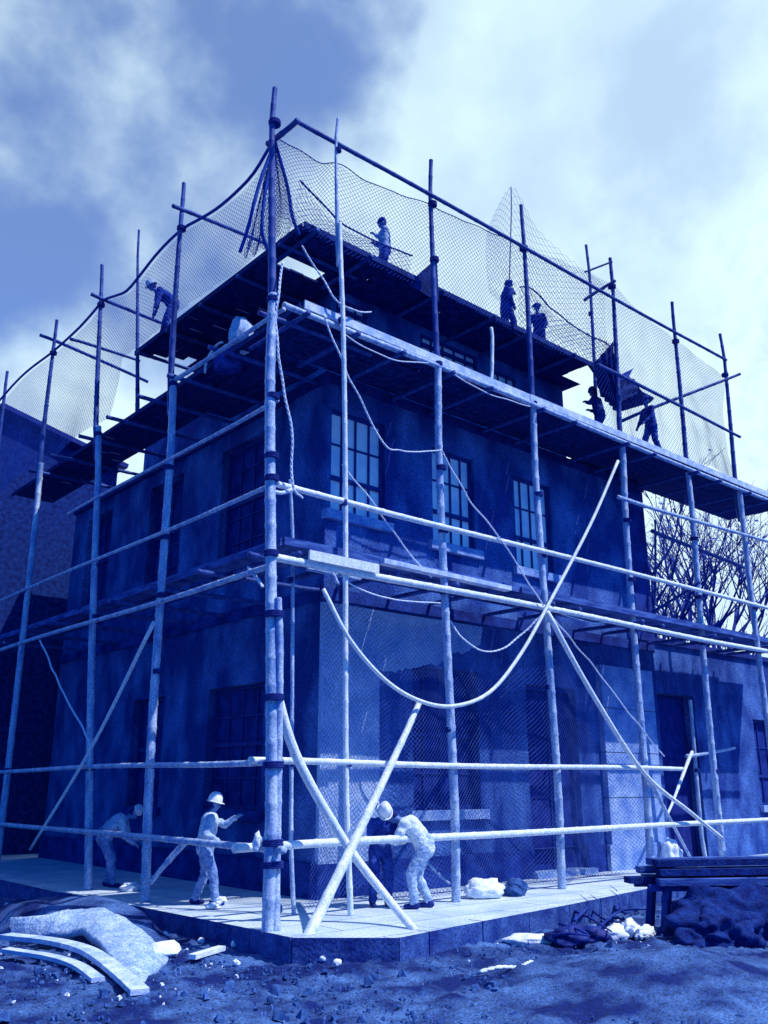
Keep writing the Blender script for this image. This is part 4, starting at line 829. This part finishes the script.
scatter('gravel', ROCK, 5000, 3, lambda x, y: off(x, y)*max(.06, min(1, .5+2.2*noise.noise(Vector((x*.8, y*.8, 1))))), .019, label='dark gravel and rubble chips strewn over the earth')
scatter('rubble', ROCK, 380, 14, lambda x, y: off(x, y)*max(.05, min(1, .2+2.5*noise.noise(Vector((x*.6+3, y*.6, 4))))), .055, label='broken brick and clods strewn over the earth')
scatter('plaster_chips', PALEROCK, 220, 4, lambda x, y: off(x, y)*(1 if y > 10 or x > 11 else .25), .022, label='white plaster chips strewn over the earth')
def weeds():
    R = random.Random(9); mb = MB(); c = 0
    while c < 700:
        x = R.uniform(3, 16); y = R.uniform(5, 19)
        if not off(x, y) or noise.noise(Vector((x*.9, y*.9, 3))) < .02+R.uniform(-.1,.2): continue
        c += 1; h = R.uniform(.03, .09); a = R.uniform(0, 6.3); lx, ly = math.cos(a)*h*.5, math.sin(a)*h*.5; wx, wy = -math.sin(a)*.008, math.cos(a)*.008
        z = -.31+.05*noise.noise(Vector((x,y,0))*1.1)
        mb.add([(x-wx,y-wy,z),(x+wx,y+wy,z),(x+lx*.4+wx,y+ly*.4+wy,z+h*.7),(x+lx*.4-wx,y+ly*.4-wy,z+h*.7),(x+lx,y+ly,z+h)], [(0,1,2,3),(3,2,4)])
    tag(mb.build('grass', GRASS), 'tufts of weeds over the bare earth', None, None, 'stuff')
weeds()
# ---------------------------------------------------------------- trees beyond the building
def tree(x, y, h, seed, label, leafy=.5, spread=1.0):
    R = random.Random(seed); tk = MB(); tips = []
    def grow(p, d, Ln, r, lv):
        pts = [p]; q = p.copy(); dd = d.copy()
        for i in range(4):
            dd = (dd+Vector((R.uniform(-.2,.2), R.uniform(-.2,.2), R.uniform(-.05,.15)))).normalized(); q = q+dd*Ln/4; pts.append(q.copy())
        tk.tube(pts, [r*(1-.13*i) for i in range(5)], 6 if lv < 2 else 4)
        if lv >= 3: tips.extend(pts[1:])
        if lv < 4:
            for i in range((6,4,4,3,3)[lv]):
                a = R.uniform(0, 6.3); s = R.uniform(.5, .95)*spread; nd_ = (dd+Vector((math.cos(a)*s, math.sin(a)*s, R.uniform(-.1,.5)))).normalized()
                grow(pts[R.choice((2,3,4))], nd_, Ln*R.uniform(.6,.8), r*.5, lv+1)
    grow(Vector((x,y,-.3)), Vector((0,0,1)), h*.36, h*.014, 0)
    o = empty('tree', (x,y,-.3), label, 'tree', 'trees beyond the building'); tk.build('trunk', BARK, o, True)
    lf = MB()
    for t in tips:
        if R.random() > leafy: continue
        for k in range(2):
            c = t+Vector([R.gauss(0,.22) for _ in range(3)]); u = Vector([R.gauss(0,1) for _ in range(3)]).normalized()*R.uniform(.06,.13); v = u.orthogonal().normalized()*u.length*.55
            lf.add([c-u, c+v, c+u, c-v], [(0,1,2,3)])
    lf.build('crown', LEAF, o)
tree(33.0, 19.0, 17, 1, 'bare branched tree seen through the scaffold gap at right, nearest the wing', .1)
tree(39.5, 20.5, 19, 2, 'bare branched tree farther right behind the wing', .15)
tree(46.0, 24.0, 20, 3, 'taller thin tree far behind the wing', .15)
tree(29.5, 21.5, 13, 5, 'low leafy tree just behind the wing roof', .5)
tree(54.0, 22.0, 14, 6, 'distant tree at the right edge of the picture', .7)
